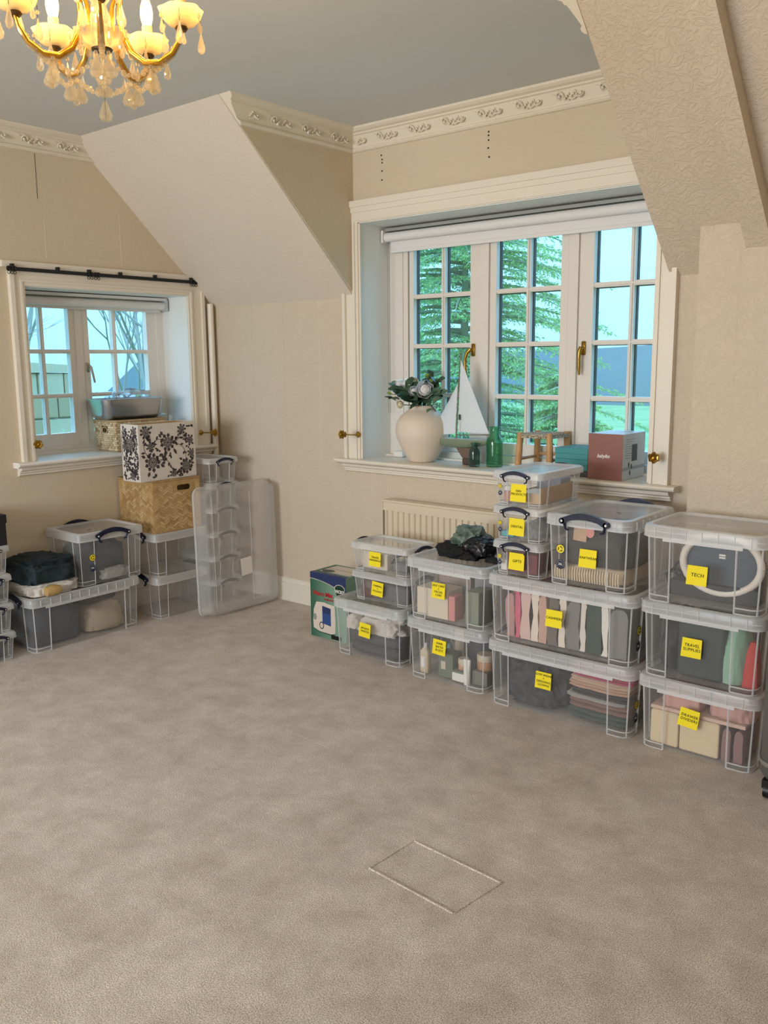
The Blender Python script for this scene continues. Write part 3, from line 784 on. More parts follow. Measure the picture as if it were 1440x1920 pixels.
# ------------------------------------------------------------------ cloth and carton builders
def cloth(name, col, rough=.9, bump=(120, .3, .002), var=None):
    return mat(name, col, rough, bump=bump, var=var)
def folded(label, cat_, col, c, w, d, h, layers=2, rz=0, seed=0, name='folded_garment', group=None, rough=.92, knit=None):
    """a garment folded into a flat pad: stacked layers joined by rounded folds at the front edge"""
    r = random.Random(seed); m = MB(); t = h/layers
    for k in range(layers):
        sec = []
        nx = 9
        for i in range(nx):
            u = -1 + 2*i/(nx-1); e = 1 - .10*abs(u)**6
            wob = .12*t*noise.noise(Vector((u*2.1, k*1.7, seed*.37)))
            dd = d/2*(1 - .03*r.random()); ring = []
            for a in range(12):
                an = 2*PI*a/12
                ring.append((u*w/2, dd*e*math.copysign(abs(math.cos(an))**.45, math.cos(an)), t*(k+.5) + wob + t*.53*e*math.copysign(abs(math.sin(an))**.6, math.sin(an))))
            sec.append(ring)
        m.rings(sec)
    zmin = min(v[2] for v in m.v); m.v = [(v[0], v[1], max(v[2], 0)) for v in m.v]
    o = m.build(name, knit or cloth('cloth_' + col.strip('#'), col, rough), None, smooth=60, loc=c, rot=(0, 0, rz))
    return tag(o, label, cat_, group)
def upright(label, cat_, col, c, w, d, h, seed=0, name='folded_garment', group=None, lean=0, knit=None):
    """a garment filed on edge: thin along x, rounded fold on top"""
    m = MB(); sec = []; n = 10
    for i in range(n):
        u = i/(n-1); ring = []
        hh = h*(1 - .05*noise.noise(Vector((u*3, seed*.7, 1.3)))**2)
        z = -1
        for a in range(14):
            an = 2*PI*a/14
            px = w/2*math.copysign(abs(math.cos(an))**(.7 if math.sin(an) > 0 else .12), math.cos(an)); pz = h/2 + hh/2*math.copysign(abs(math.sin(an))**(.5 if math.sin(an) > 0 else .4), math.sin(an))
            wob = .34*w*noise.noise(Vector((pz*11, u*4, seed*1.9)))
            ring.append((px + wob + lean*pz, d*(u-.5), max(pz, 0)))
        sec.append(ring)
    m.rings(sec)
    o = m.build(name, knit or cloth('cloth_' + col.strip('#'), col), None, smooth=60, loc=c)
    return tag(o, label, cat_, group)
def crumple(label, cat_, mt, c, size, seed=0, name='crumpled_garment', amp=.35, freq=2.2, sub=5, rz=0, group=None, parent=None, sq=.75):
    bm = bmesh.new(); bmesh.ops.create_icosphere(bm, subdivisions=sub, radius=1)
    for v in bm.verts:
        p = v.co.copy()
        a = noise.noise(p*freq + Vector((seed*3.1, seed*1.7, 0)))
        b = abs(noise.noise(p*freq*2.3 + Vector((0, seed*2.3, seed))))
        c3 = abs(noise.noise(p*freq*5.2 + Vector((seed, 0, seed*2.9))))
        k = 1 + amp*(a*1.1 + .55*(.45-b)*2 + .28*(.4-c3)*2)
        q = Vector([math.copysign(abs(x)**sq, x) for x in p]) * k
        if q.z < -.35: q.z = -.35 + (q.z+.35)*.08
        v.co = Vector((q.x*size[0]/2, q.y*size[1]/2, (q.z+.40)*size[2]/1.4))
    lo = [min(v.co[i] for v in bm.verts) for i in range(3)]; hi = [max(v.co[i] for v in bm.verts) for i in range(3)]
    for v in bm.verts:
        v.co = Vector([(v.co[i] - (lo[i]+hi[i])/2)*size[i]/(hi[i]-lo[i]) if i < 2 else (v.co[2]-lo[2])*size[2]/(hi[2]-lo[2]) for i in range(3)])
    me = bpy.data.meshes.new(name); bm.to_mesh(me); bm.free()
    me.polygons.foreach_set('use_smooth', [True]*len(me.polygons)); me.materials.append(mt)
    o = link(name, me, parent, c, (0, 0, rz))
    return tag(o, label, cat_, group) if cat_ else o
def carton(label, cat_, m_, x0, x1, y0, y1, z0, z1, name='carton', b=.002, group=None):
    c = ((x0+x1)/2, (y0+y1)/2, z0)
    o = MB().bbox(x0-c[0], x1-c[0], y0-c[1], y1-c[1], 0, z1-z0, b).build(name, m_, None, loc=c)
    return tag(o, label, cat_, group)
def lathe_thing(name, label, cat_, m_, prof, c, n=24, group=None, smooth=35):
    return tag(MB().lathe(prof, n=n).build(name, m_, None, smooth=smooth, loc=c), label, cat_, group)
Z1 = .014      # inside floor of a box above its own base
G = lambda c: cloth('cloth_' + c.strip('#'), c)

# gym wear and dressing gowns
crumple('heap of black mesh gym wear inside the gym wear box', 'clothes', cloth('black_mesh', '#1a1a1e', .8, (60, .6, .004), (25, '#45444a')), (2.79, -.46, Z1), (.35, .35, .25), 3, 'gym_clothes', .3, 2.6)
for k, (col, lb, zz, h, dx) in enumerate((('#4d5a55', 'dark green towelling gown folded at the bottom of the gym wear box', 0, .045, 0), ('#8f6f66', 'dusky brown folded top above the green towelling gown', .045, .045, .005), ('#cfc9c4', 'thin pale grey folded top edged in white in the gym wear box', .09, .016, -.01),
        ('#4a4548', 'charcoal folded top in the middle of the gym wear box', .106, .03, .012), ('#d9b49d', 'peach folded top below the pink ones in the gym wear box', .136, .028, 0), ('#e6cdb4', 'cream folded top above the peach one in the gym wear box', .164, .024, .008), ('#c9657f', 'rose pink folded top near the lid of the gym wear box', .188, .024, .018), ('#d7b2ab', 'pale blush folded top uppermost in the gym wear box', .212, .026, .01))):
    folded(lb, 'clothes', col, (3.10 + dx, -.46, Z1 + zz), .27, .31, h, 2, 0, 20+k)
# cashmere filed on edge
xx = 2.655
for k, (col, w, lb, h) in enumerate((('#b98f8b', .05, 'dusty pink jumper filed first in the cashmere box', .2), ('#d0637a', .03, 'hot pink jumper filed in the cashmere box', .225), ('#d6b5ab', .06, 'pale pink jumper filed in the cashmere box', .235), ('#e3d3c2', .045, 'cream jumper filed between pink ones in the cashmere box', .24), ('#c79f8f', .045, 'salmon jumper filed in the cashmere box', .215), ('#6d635d', .06, 'taupe jumper filed in the cashmere box', .22),
        ('#e8d9ca', .04, 'ivory jumper filed beside the taupe one', .235), ('#7f7a78', .07, 'mid grey jumper filed in the cashmere box', .22), ('#ddd3c8', .03, 'oatmeal jumper filed beside the dark green one', .235), ('#33463d', .08, 'dark green jumper filed in the cashmere box', .225), ('#e6dfd6', .035, 'white jumper filed beside the dark green one', .24), ('#83807c', .09, 'ash grey jumper filed last in the cashmere box', .215))):
    upright(lb, 'jumper', col, (xx + w/2, -.46, ST+Z1), w*.96, .32, h, k, lean=.02*((k % 3)-1)); xx += w*.905
# small boxes
M_wine = mat('wine_card', '#6e2430', .6)
carton('wine red gift carton filling the gifts box', 'carton', M_wine, 2.665, 2.815, -.63, -.33, 2*ST+Z1, 2*ST+.10)
carton('white gift tin beside the wine red carton', 'tin', M_paper, 2.63, 2.66, -.63, -.53, 2*ST+Z1, 2*ST+.06)
zb = 2*ST+.155
carton('small turquoise floss carton in the dental box', 'carton', mat('turquoise_card', '#4fa7b5', .5), 2.635, 2.695, -.635, -.57, zb+Z1, zb+.04)
crumple('clear bag of small dental parts in the dental box', 'bag', clear_mat('clear_bag', .35, .8, gloss=.1), (2.765, -.55, zb+Z1), (.11, .16, .075), 9, 'dental_bag', .3, 3, 4)
carton('grey case of dental brushes in the dental box', 'case', mat('grey_case', '#6f7177', .5), 2.70, 2.81, -.44, -.32, zb+Z1, zb+.09)
carton('white packet of wipes in the dental box', 'packet', M_paper, 2.64, 2.70, -.50, -.38, zb+Z1, zb+.05)
zb = 2*ST+.31
jar = thing('baby_jar', 'pink baby cream jar with white lid in the top small box', 'jar', (2.658, -.615, zb+Z1))
MB().lathe([(.018, 0), (.02, .004), (.02, .045), (.017, .05)], n=18).build('jar_body', mat('pink_jar', '#c78f86', .4), jar, smooth=40)
MB().lathe([(.021, .05), (.021, .066), (.019, .069)], n=18).build('jar_lid', M_paper, jar, smooth=40)
M_kraft = mat('kraft_card', '#c9ab88', .8, bump=(60, .1, .001))
ty = thing('card_tray', 'open kraft card tray lining the baby products box', 'tray', (2.735, -.47, zb+Z1))
MB().box(-.055, .085, -.15, .14, 0, .003).build('tray_floor', M_kraft, ty)
for a in ((-.055, -.052, -.15, .14), (.082, .085, -.15, .14), (-.052, .082, -.15, -.147), (-.052, .082, .137, .14)):
    MB().box(*a, .003, .045 if a[1] < 0 or a[3] < 0 else .07).build('tray_side', M_kraft, ty)
carton('white folded muslin pack lying in the kraft card tray', 'pack', M_paper, 2.69, 2.81, -.60, -.45, zb+Z1+.004, zb+.055)
carton('blue grey carton at the far end of the kraft tray', 'carton', mat('blue_grey_card', '#8a93a8', .6), 2.69, 2.81, -.43, -.34, zb+Z1+.004, zb+.105)
# knitwear
M_knit = cloth('ribbed_knit', '#d8c3a2', .95)
folded('cream ribbed jumper folded at the bottom of the knitwear box', 'jumper', '#dcc8aa', (3.05, -.45, 2*ST+Z1), .30, .37, .07, 1, 0, 61)
KN = [q for q in bpy.data.objects if q.get('label', '').startswith('cream ribbed jumper')][0]
m = MB()
for i in range(26): m.tube([(-.145 + i*.0115, 0, .006), (-.145 + i*.0115, -.005, .035), (-.145 + i*.0115, 0, .062)], .004, 5)
m.build('rib_knit', G('#dcc8aa'), KN, smooth=60, loc=(0, -.182, 0))['kind'] = 'stuff'
crumple('charcoal knitted jumper on top of the cream ribbed one', 'jumper', G('#3f3b39'), (3.06, -.44, 2*ST+Z1+.068), (.32, .37, .185), 21, 'knitted_jumper', .16, 1.8, 4, sq=.5)
MB_tag = MB().box(-.03, .03, -.001, .001, -.028, .028).build('garment_tag', mat('tan_tag', '#c2a184', .8), None, loc=(3.02, -.641, 2*ST+.222), rot=(0, .06, 0))
tag(MB_tag, 'square tan swing tag on the charcoal jumper', 'tag')
tg = MB().prism([(.019*math.cos(a*PI/6)*(.8 if 2 < a < 6 else 1), .024*math.sin(a*PI/6)) for a in range(12)], -.001, .001, 'y').build('garment_tag', mat('pink_tag', '#d68f86', .7), None, loc=(3.065, -.642, 2*ST+.236))
tag(tg, 'rounded pink swing tag beside the tan one', 'tag')
# tech
zt = 2*ST
rl = thing('ring_light', 'white ring light with dark blue backing in the tech box', 'ring light', (3.575, -.53, zt+Z1))
pts = [(.148*math.cos(a*2*PI/36), -.03, .128 + .128*math.sin(a*2*PI/36)) for a in range(37)]
M_ring = mat('ring_white', '#e8ded4', .5)
MB().tube([(p[0], p[1], p[2]) for p in [(.148*math.cos(a*2*PI/36), -.03, .145 + .115*math.sin(a*2*PI/36)) for a in range(37)]], .0145, 10).build('light_ring', M_ring, rl, smooth=60)
MB().prism([(.137*math.cos(a*2*PI/36), .145 + .104*math.sin(a*2*PI/36)) for a in range(36)], -.022, -.012, 'y').build('backing', mat('slate_backing', '#3d4a57', .6), rl)
MB().box(-.012, .012, -.0235, -.022, .165, .172).box(-.012, .012, -.0235, -.022, .175, .182).build('logo_mark', M_paper, rl)
M_cable = mat('black_cable', '#17181b', .5)
for k in range(4):
    r = random.Random(k+5); cx, cz = 3.40 + .018*k, zt + .075 + .03*(k % 2)
    pts = [(cx + (.035+.01*math.sin(a))*math.cos(a), -.56 + .03*k + .008*math.sin(a*2.3), cz + (.04+.008*math.cos(a*1.7))*math.sin(a)) for a in [i*2*PI/14 for i in range(30)]]
    o = MB().tube(pts, .0042, 6).build('cable_coil', M_cable, smooth=60)
    tag(o, ('black cable coil at the wall side of the tech box', 'black cable coil next to the slate ring light', 'black cable coil with looped ends in the tech box', 'black cable coil lying behind the other cables')[k], 'cable')
carton('black equipment case along the bottom of the tech box', 'case', mat('black_case', '#2a2a2d', .6), 3.38, 3.72, -.57, -.34, zt+Z1, zt+.075)
crumple('tangle of small black chargers on the equipment case', 'chargers', mat('charger_black', '#222326', .5, bump=(50, .5, .004)), (3.66, -.42, zt+.075), (.12, .14, .09), 8, 'charger_bundle', .4, 3, 4)
# travel supplies
zt = ST
crumple('black travel bag packed at the side of the travel supplies box', 'bag', mat('black_nylon', '#2c2a2d', .7), (3.405, -.48, zt+Z1), (.12, .30, .24), 31, 'travel_bag', .2, 2.2, 4)
carton('dark green travel case filling the travel supplies box', 'case', mat('dark_green_case', '#2c3532', .6), 3.45, 3.63, -.64, -.36, zt+Z1, zt+.245, b=.012, name='travel_case')
crumple('mint green neck pillow in the travel supplies box', 'pillow', mat('mint_cloth', '#8fb5a0', .8), (3.655, -.56, zt+Z1), (.105, .16, .235), 33, 'neck_pillow', .1, 1.6, 4)
m = MB().rings([[(x*k, y*k, z) for x, y in rrect(.026, .03, .008, 2)] for z, k in ((0, 1.15), (.06, 1.05), (.14, .75), (.175, .4))])
tag(m.build('red_pouch', mat('red_cloth', '#c23b36', .7), None, smooth=30, loc=(3.722, -.585, zt+Z1)), 'bright red tapered pouch beside the mint pillow', 'pouch')
# drawer dividers
M_div = mat('cream_felt', '#dcc7a5', .9, bump=(150, .3, .001)); M_pinkf = mat('pink_felt', '#cf9f95', .9, bump=(150, .3, .001))
for k, (a, b) in enumerate(((3.355, 3.47), (3.475, 3.63))):
    carton(('narrow cream felt drawer divider standing in the lowest pier box', 'wide cream felt drawer divider standing in the lowest pier box')[k], 'drawer divider', M_div, a, b, -.64, -.36, Z1, .155, name='drawer_divider', b=.006)
carton('thin pale felt divider lying across the cream ones', 'drawer divider', mat('pale_felt', '#d9b9a8', .9), 3.352, 3.725, -.635, -.36, .157, .172, name='drawer_divider')
for k, (cx, lb) in enumerate(((3.47, 'folded pink fabric drawer tray above the cream dividers'), (3.655, 'second pink fabric drawer tray sagging above the cream dividers'))):
    crumple(lb, 'drawer tray', M_pinkf, (cx, -.50, .173), (.175, .25, .085), 40+k, 'fabric_tray', .14, 1.6, 4, sq=.4)
for k in range(2):
    upright(('mauve felt divider filed beside the wide cream divider', 'mauve felt divider filed at the end of the lowest pier box')[k], 'drawer divider', '#8f6d6c', (3.658 + .045*k, -.51, Z1), .034, .26, .135, 70+k, 'drawer_divider')
# self care and facial care
zt = ST
M_cream = mat('cream_card', '#d9cbb6', .6); M_pinkc = mat('pink_card', '#d28c86', .6); M_sage = mat('sage_card', '#7f8672', .6); M_greyc = mat('grey_card', '#8b8a8c', .6)
carton('large cream carton in the self care box', 'carton', M_cream, 2.13, 2.315, -.595, -.47, zt+Z1, zt+.155)
carton('upright coral pink carton beside the large cream one', 'carton', M_pinkc, 2.318, 2.355, -.595, -.52, zt+Z1, zt+.135)
carton('tall sage green carton in the self care box', 'carton', M_sage, 2.415, 2.49, -.595, -.48, zt+Z1, zt+.175)
carton('pale grey carton behind the sage green one', 'carton', M_greyc, 2.37, 2.50, -.45, -.31, zt+Z1, zt+.215)
carton('dusky taupe carton behind the cream one in the self care box', 'carton', mat('taupe_card', '#a39189', .6), 2.15, 2.34, -.44, -.32, zt+Z1, zt+.225)
# hair bath body
def jar_thing(label, c, r, h, body, lid, lh=.02, neck=0):
    j = thing('toiletry_jar', label, 'jar', c)
    MB().lathe([(r*.92, 0), (r, .004), (r, h-lh-.004), (r*.9, h-lh)], n=20).build('jar_body', body, j, smooth=40)
    MB().lathe([(r*1.02, h-lh), (r*1.02, h-.003), (r*.96, h)], n=20).build('jar_lid', lid, j, smooth=40)
    return j
M_bal = mat('balm_peach', '#c99a76', .35); M_lidw = mat('jar_lid_cream', '#d3c3ad', .4)
jar_thing('wide peach balm jar on the grey carton in the hair box', (2.472, -.50, .085), .042, .075, M_bal, M_lidw, .032)
carton('grey carton beneath the wide peach balm jar', 'carton', mat('grey_green_card', '#7d7a70', .6), 2.43, 2.515, -.555, -.45, Z1, .084)
jar_thing('small peach scrub jar with cream lid above the white label box', (2.365, -.53, .068), .027, .055, M_bal, M_lidw, .026)
lb_ = carton('olive carton with a white label in the hair box', 'carton', mat('olive_card', '#6f7766', .6), 2.325, 2.40, -.575, -.49, Z1, .067)
MB().box(-.034, .034, -.001, 0, -.022, .018).build('print_label', M_paper, lb_, loc=(0, -.0425, .026))
c2 = carton('tall dark sage carton with small cream label', 'carton', mat('sage_dark_card', '#6f7565', .6), 2.235, 2.32, -.56, -.48, Z1, .135)
MB().box(-.015, .012, -.001, 0, -.02, .02).build('print_label', M_lidw, c2, loc=(-.012, -.0405, .06))
bt = thing('pump_bottle', 'cream shampoo bottle standing in the hair box', 'bottle', (2.155, -.56, Z1))
MB().loft([(0, .022, .016, .01), (.004, .024, .018, .012), (.11, .024, .018, .012), (.13, .01, .01, .008)], 4).build('bottle_body', mat('cream_bottle', '#d8c39e', .4), bt, smooth=40)
MB().lathe([(.009, .13), (.009, .15), (.004, .152)], n=12).build('bottle_cap', M_paper, bt, smooth=40)
MB().box(-.014, .014, -.0192, -.0184, .03, .085).build('print_label', M_paper, bt)
tb = thing('lotion_tube', 'white lotion tube with grey print beside the olive carton', 'tube', (2.415, -.575, Z1))
MB().loft([(0, .014, .014, .013), (.03, .016, .016, .015), (.125, .02, .004, .003)], 4).build('tube_body', M_paper, tb, smooth=40)
o = MB().lathe([(.02, 0), (.021, .003), (.021, .1), (.012, .112), (.012, .125)], n=18).build('spray_bottle', mat('teal_bottle', '#5f7c7c', .4), None, smooth=40, loc=(2.20, -.42, Z1)); tag(o, 'dull teal spray bottle behind the shampoo', 'bottle')
carton('tall white carton standing behind the sage carton', 'carton', M_lidw, 2.22, 2.275, -.40, -.34, Z1, .215)
carton('dark slate carton at the back of the hair box', 'carton', mat('slate_card', '#55585c', .6), 2.29, 2.50, -.40, -.31, Z1, .19)
# sports
folded('charcoal sports kit folded flat under the whites', 'clothes', '#4b474c', (1.80, -.41, Z1), .33, .27, .115, 2, 0, 81)
crumple('white sports shirts heaped in the sports box', 'clothes', G('#d8cdc4'), (1.80, -.42, Z1+.113), (.34, .28, .105), 12, 'sports_shirts', .3, 2.4)
crumple('mint and grey sports vest over the white shirts', 'clothes', G('#a9b8ae'), (1.89, -.40, .195), (.17, .22, .055), 14, 'sports_vest', .3, 2.4, 4)
crumple('white rolled socks at the corner of the sports box', 'socks', G('#ddd3c6'), (1.635, -.50, Z1+.12), (.085, .10, .08), 15, 'rolled_socks', .2, 2, 4)
zt = ST
carton('flat grey pouch filling the thermal box', 'pouch', mat('grey_pouch', '#5f5b5e', .7), 1.72, 2.0, -.50, -.34, zt+Z1, zt+.095, b=.008, name='travel_pouch')
crumple('plum brown travel pouch in the thermal box', 'pouch', mat('plum_pouch', '#6d5652', .6), (1.745, -.49, zt+Z1), (.13, .07, .10), 17, 'travel_pouch', .15, 1.8, 4)
zt = ST+.155
carton('cream handbag panel against the front of the top small box', 'handbag', mat('cream_leather', '#d8cbb8', .6), 1.70, 1.865, -.505, -.40, zt+Z1, zt+.105, b=.006, name='handbag')
wb = thing('wire_caddy', 'dark wire caddy beside the cream handbag', 'caddy', (1.94, -.43, zt+Z1))
for k, z in enumerate((0, .04, .075)):
    MB().tube([(x, y, z+.003) for x, y in rrect(.055, .07, .02, 3)] + [(*rrect(.055, .07, .02, 3)[0], z+.003)], .002, 4).build('wire_ring', M_greyc, wb)
MB().bbox(-.045, .045, -.06, .06, .004, .05, .006).build('caddy_insert', mat('caddy_grey', '#77787a', .6), wb)
MB().tube([(-.06, -.055, .04), (-.03, -.06, .08), (.02, -.06, .095), (.05, -.055, .09)], .004, 6).build('caddy_handle', M_black, wb)

# boxes by the gable wall
crumple('dark slate blanket packed in the long box under the gable window', 'blanket', G('#454a55'), (.135, -1.45, Z1), (.27, .33, .24), 51, 'packed_blanket', .12, 1.5, 4, sq=.45)
crumple('beige cushion in the long box under the gable window', 'cushion', G('#b7a690'), (.15, -1.12, Z1), (.26, .27, .16), 52, 'packed_cushion', .12, 1.6, 4, sq=.6)
crumple('charcoal bolster lying over the beige cushion', 'cushion', G('#4a4a50'), (.10, -1.13, Z1+.158), (.18, .27, .075), 53, 'packed_bolster', .12, 1.6, 4, sq=.6)
crumple('slate grey jumpers packed in the square box under the gable window', 'clothes', G('#4b4c53'), (.13, -1.11, ST+Z1), (.26, .33, .225), 54, 'packed_jumpers', .18, 2.0, 4, sq=.5)
crumple('grey white trainers squeezed in front of the slate jumpers', 'shoes', G('#9a9794'), (.286, -1.08, ST+Z1), (.04, .22, .07), 55, 'packed_trainers', .3, 3, 4)
for k, (col, lb) in enumerate((('#55575f', 'grey scarf packed in the lowest box under the black shoebox'), ('#4c4d55', 'slate socks packed in the second box under the black shoebox'), ('#c9c2ba', 'pale cap packed in the third box under the black shoebox'), ('#7b818c', 'blue grey vest packed just beneath the black shoebox'))):
    crumple(lb, 'clothes', G(col), (.15, -1.838, k*.155 + Z1), (.26, .17, .085), 56+k, 'packed_clothes', .15, 1.8, 4, sq=.5)
sbx = thing('shoebox', 'black lidded shoebox on the stack of small boxes', 'shoebox', (.145, -1.838, .62))
M_shoe = mat('black_card', '#101116', .55)
MB().box(-.165, .165, -.118, .118, 0, .13).build('shoebox_body', M_shoe, sbx)
MB().bbox(-.17, .17, -.123, .123, .115, .16, .002).build('shoebox_lid', M_shoe, sbx)
# clothes lying on the long box
dk = crumple('dark navy velvet garment folded on the long box', 'clothes', mat('navy_velvet', '#101c26', .75, bump=(30, .5, .006), var=(9, '#1d3038')), (.14, -1.475, ST+.062), (.36, .32, .14), 5, 'folded_garment', .2, 2.3, 5, sq=.5)
crumple('white padded garment under the navy velvet one', 'clothes', mat('white_quilt', '#d7d0c8', .8, bump=(25, .6, .008)), (.15, -1.465, ST), (.36, .33, .085), 6, 'padded_garment', .16, 2.6, 5, sq=.5)
o = MB().tube([(0, -.04, .03), (0, -.01, .032), (0, .02, .031), (0, .045, .029)], [.026, .03, .028, .02], 12).build('woven_clutch', mat('straw_weave', '#c2a067', .8, bump=(90, 1.0, .006)), None, smooth=50, loc=(.332, -1.50, ST-.001))
tag(o, 'rolled straw clutch tucked beside the white padded garment', 'clutch')

# clothes thrown on the self care box
pz = 2*ST
crumple('black leggings thrown on the self care box', 'clothes', mat('black_jersey', '#0d0d10', .8, bump=(40, .5, .006)), (2.285, -.42, pz-.008), (.30, .21, .075), 71, 'black_leggings', .36, 2.0, 5)
crumple('shiny black pouch lying on the leggings', 'pouch', mat('black_satin', '#0c0d12', .32, bump=(14, .5, .012)), (2.385, -.43, pz+.02), (.19, .15, .085), 72, 'black_pouch', .16, 1.5, 5)
crumple('green and white satin scarf heaped above the black clothes', 'scarf', mat('green_satin', '#3c5044', .5, bump=(18, .6, .01), var=(11, '#8b998f')), (2.315, -.40, pz+.05), (.20, .16, .10), 73, 'satin_scarf', .34, 1.7, 5, rz=.5)
crumple('loose black strap end hanging over the self care lid', 'strap', mat('black_jersey', '#0d0d10'), (2.49, -.47, pz-.006), (.10, .05, .03), 74, 'strap_end', .3, 3, 4)

# ------------------------------------------------------------------ bamboo box, floral box, sill things by the gable window
M_bam = [mat('bamboo_%d' % k, c, .5, bump=(60, .2, .001), var=(30, c2)) for k, (c, c2) in enumerate((('#c2a06c', '#ccae7e'), ('#b59260', '#c09e6a'), ('#d3b88a', '#c9ab78'), ('#a68455', '#b59260')))]
bb = thing('bamboo_box', 'woven golden bamboo storage box under the floral box', 'box', (.13, -.628, .53))
BW, BD, BH = .175, .175, .32          # half x, half y, height
m = MB()
m.box(-BW, -BW+.004, -BD, BD, 0, BH)
for y0, y1, z0, z1 in ((-BD, BD, 0, .245), (-BD, BD, .279, BH), (-BD, -.002, .245, .279), (.102, BD, .245, .279)):
    m.box(BW-.004, BW, y0, y1, z0, z1)                 # front wall round the grip hole
for s in (-1, 1):
    m.box(-BW+.004, BW-.004, -BD if s < 0 else BD-.004, -BD+.004 if s < 0 else BD, 0, BH)
m.box(-BW+.004, BW-.004, -BD+.004, BD-.004, 0, .004)
m.build('box_shell', M_bam[1], bb)
m = MB()
for s in (-1, 1):
    m.bbox(-BW-.004, BW+.004, s*BD-.006, s*BD+.006, BH-.012, BH, .002); m.bbox(s*BW-.006, s*BW+.006, -BD+.006, BD-.006, BH-.012, BH, .002)
m.build('rim_binding', M_bam[3], bb)
# herringbone strips, one object each, on the two faces in view
cw = .034; sh = .018
me_strip = []
for dirn in (1, -1):
    for k in range(4):
        q = MB().poly([(-cw/2, -dirn*cw*.30-sh/2+.001, .0005), (cw/2, dirn*cw*.30-sh/2+.001, .0018), (cw/2, dirn*cw*.30+sh/2-.001, .0018), (-cw/2, -dirn*cw*.30+sh/2-.001, .0005)])
        q.rings([[(v[0], v[1], v[2]-.002) for v in q.v[:4]], q.v[:4]], False, False)
        o = q.build('strip', M_bam[k]); me_strip.append(o.data); bpy.data.objects.remove(o)
nc = 10; nr = 16
for face in (0, 1):
    for c in range(nc):
        for r_ in range(nr):
            u = -.17 + cw*(c+.5); v = .022 + r_*sh*1.02
            if v > BH-.028: continue
            if face == 0 and -.005 < u < .105 and .240 < v < .285: continue
            d = 0 if c % 2 == 0 else 1
            me = me_strip[d*4 + rnd.choice((0, 0, 1, 1, 2, 3))]
            if face == 0: link('bamboo_strip', me, bb, (BW+.001, u, v), RIGHT)
            else: link('bamboo_strip', me, bb, (u, -BD-.001, v), FRONT)
_o, _i = rrect(.056, .021, .0205, 5, .05, .262), rrect(.052, .017, .0165, 5, .05, .262)
MB().rings([[(BW-.005, y, z) for y, z in _i], [(BW+.003, y, z) for y, z in _i], [(BW+.003, y, z) for y, z in _o], [(BW-.005, y, z) for y, z in _o]], False, False).build('grip_rim', M_bam[1], bb)

M_fpaper = mat('floral_paper', '#d9d0c6', .7); M_fink = mat('floral_print_ink', '#41383a', .75); M_wood = mat('pale_wood_lining', '#cda877', .6, bump=(30, .1, .001), var=(8, '#bd9361'))
fb = thing('floral_box', 'open cream box printed with dark flowers on the bamboo box', 'box', (.215, -.676, .851), .02)
FX, FY, FH = .085, .208, .338
m = MB()
for x0, x1, y0, y1 in ((FX-.008, FX, -FY, FY), (-FX, -FX+.008, -FY, FY), (-FX+.008, FX-.008, -FY, -FY+.008), (-FX+.008, FX-.008, FY-.008, FY)):
    m.box(x0, x1, y0, y1, 0, FH)
m.box(-FX+.008, FX-.008, -FY+.008, FY-.008, 0, .008)
m.build('box_shell', M_fpaper, fb)
m = MB()
for x0, x1, y0, y1 in ((FX-.0095, FX-.008, -FY+.008, FY-.008), (-FX+.008, -FX+.0095, -FY+.008, FY-.008), (-FX+.0095, FX-.0095, -FY+.008, -FY+.0095), (-FX+.0095, FX-.0095, FY-.0095, FY-.008)):
    m.box(x0, x1, y0, y1, .008, FH-.004)
m.build('wood_lining', M_wood, fb)
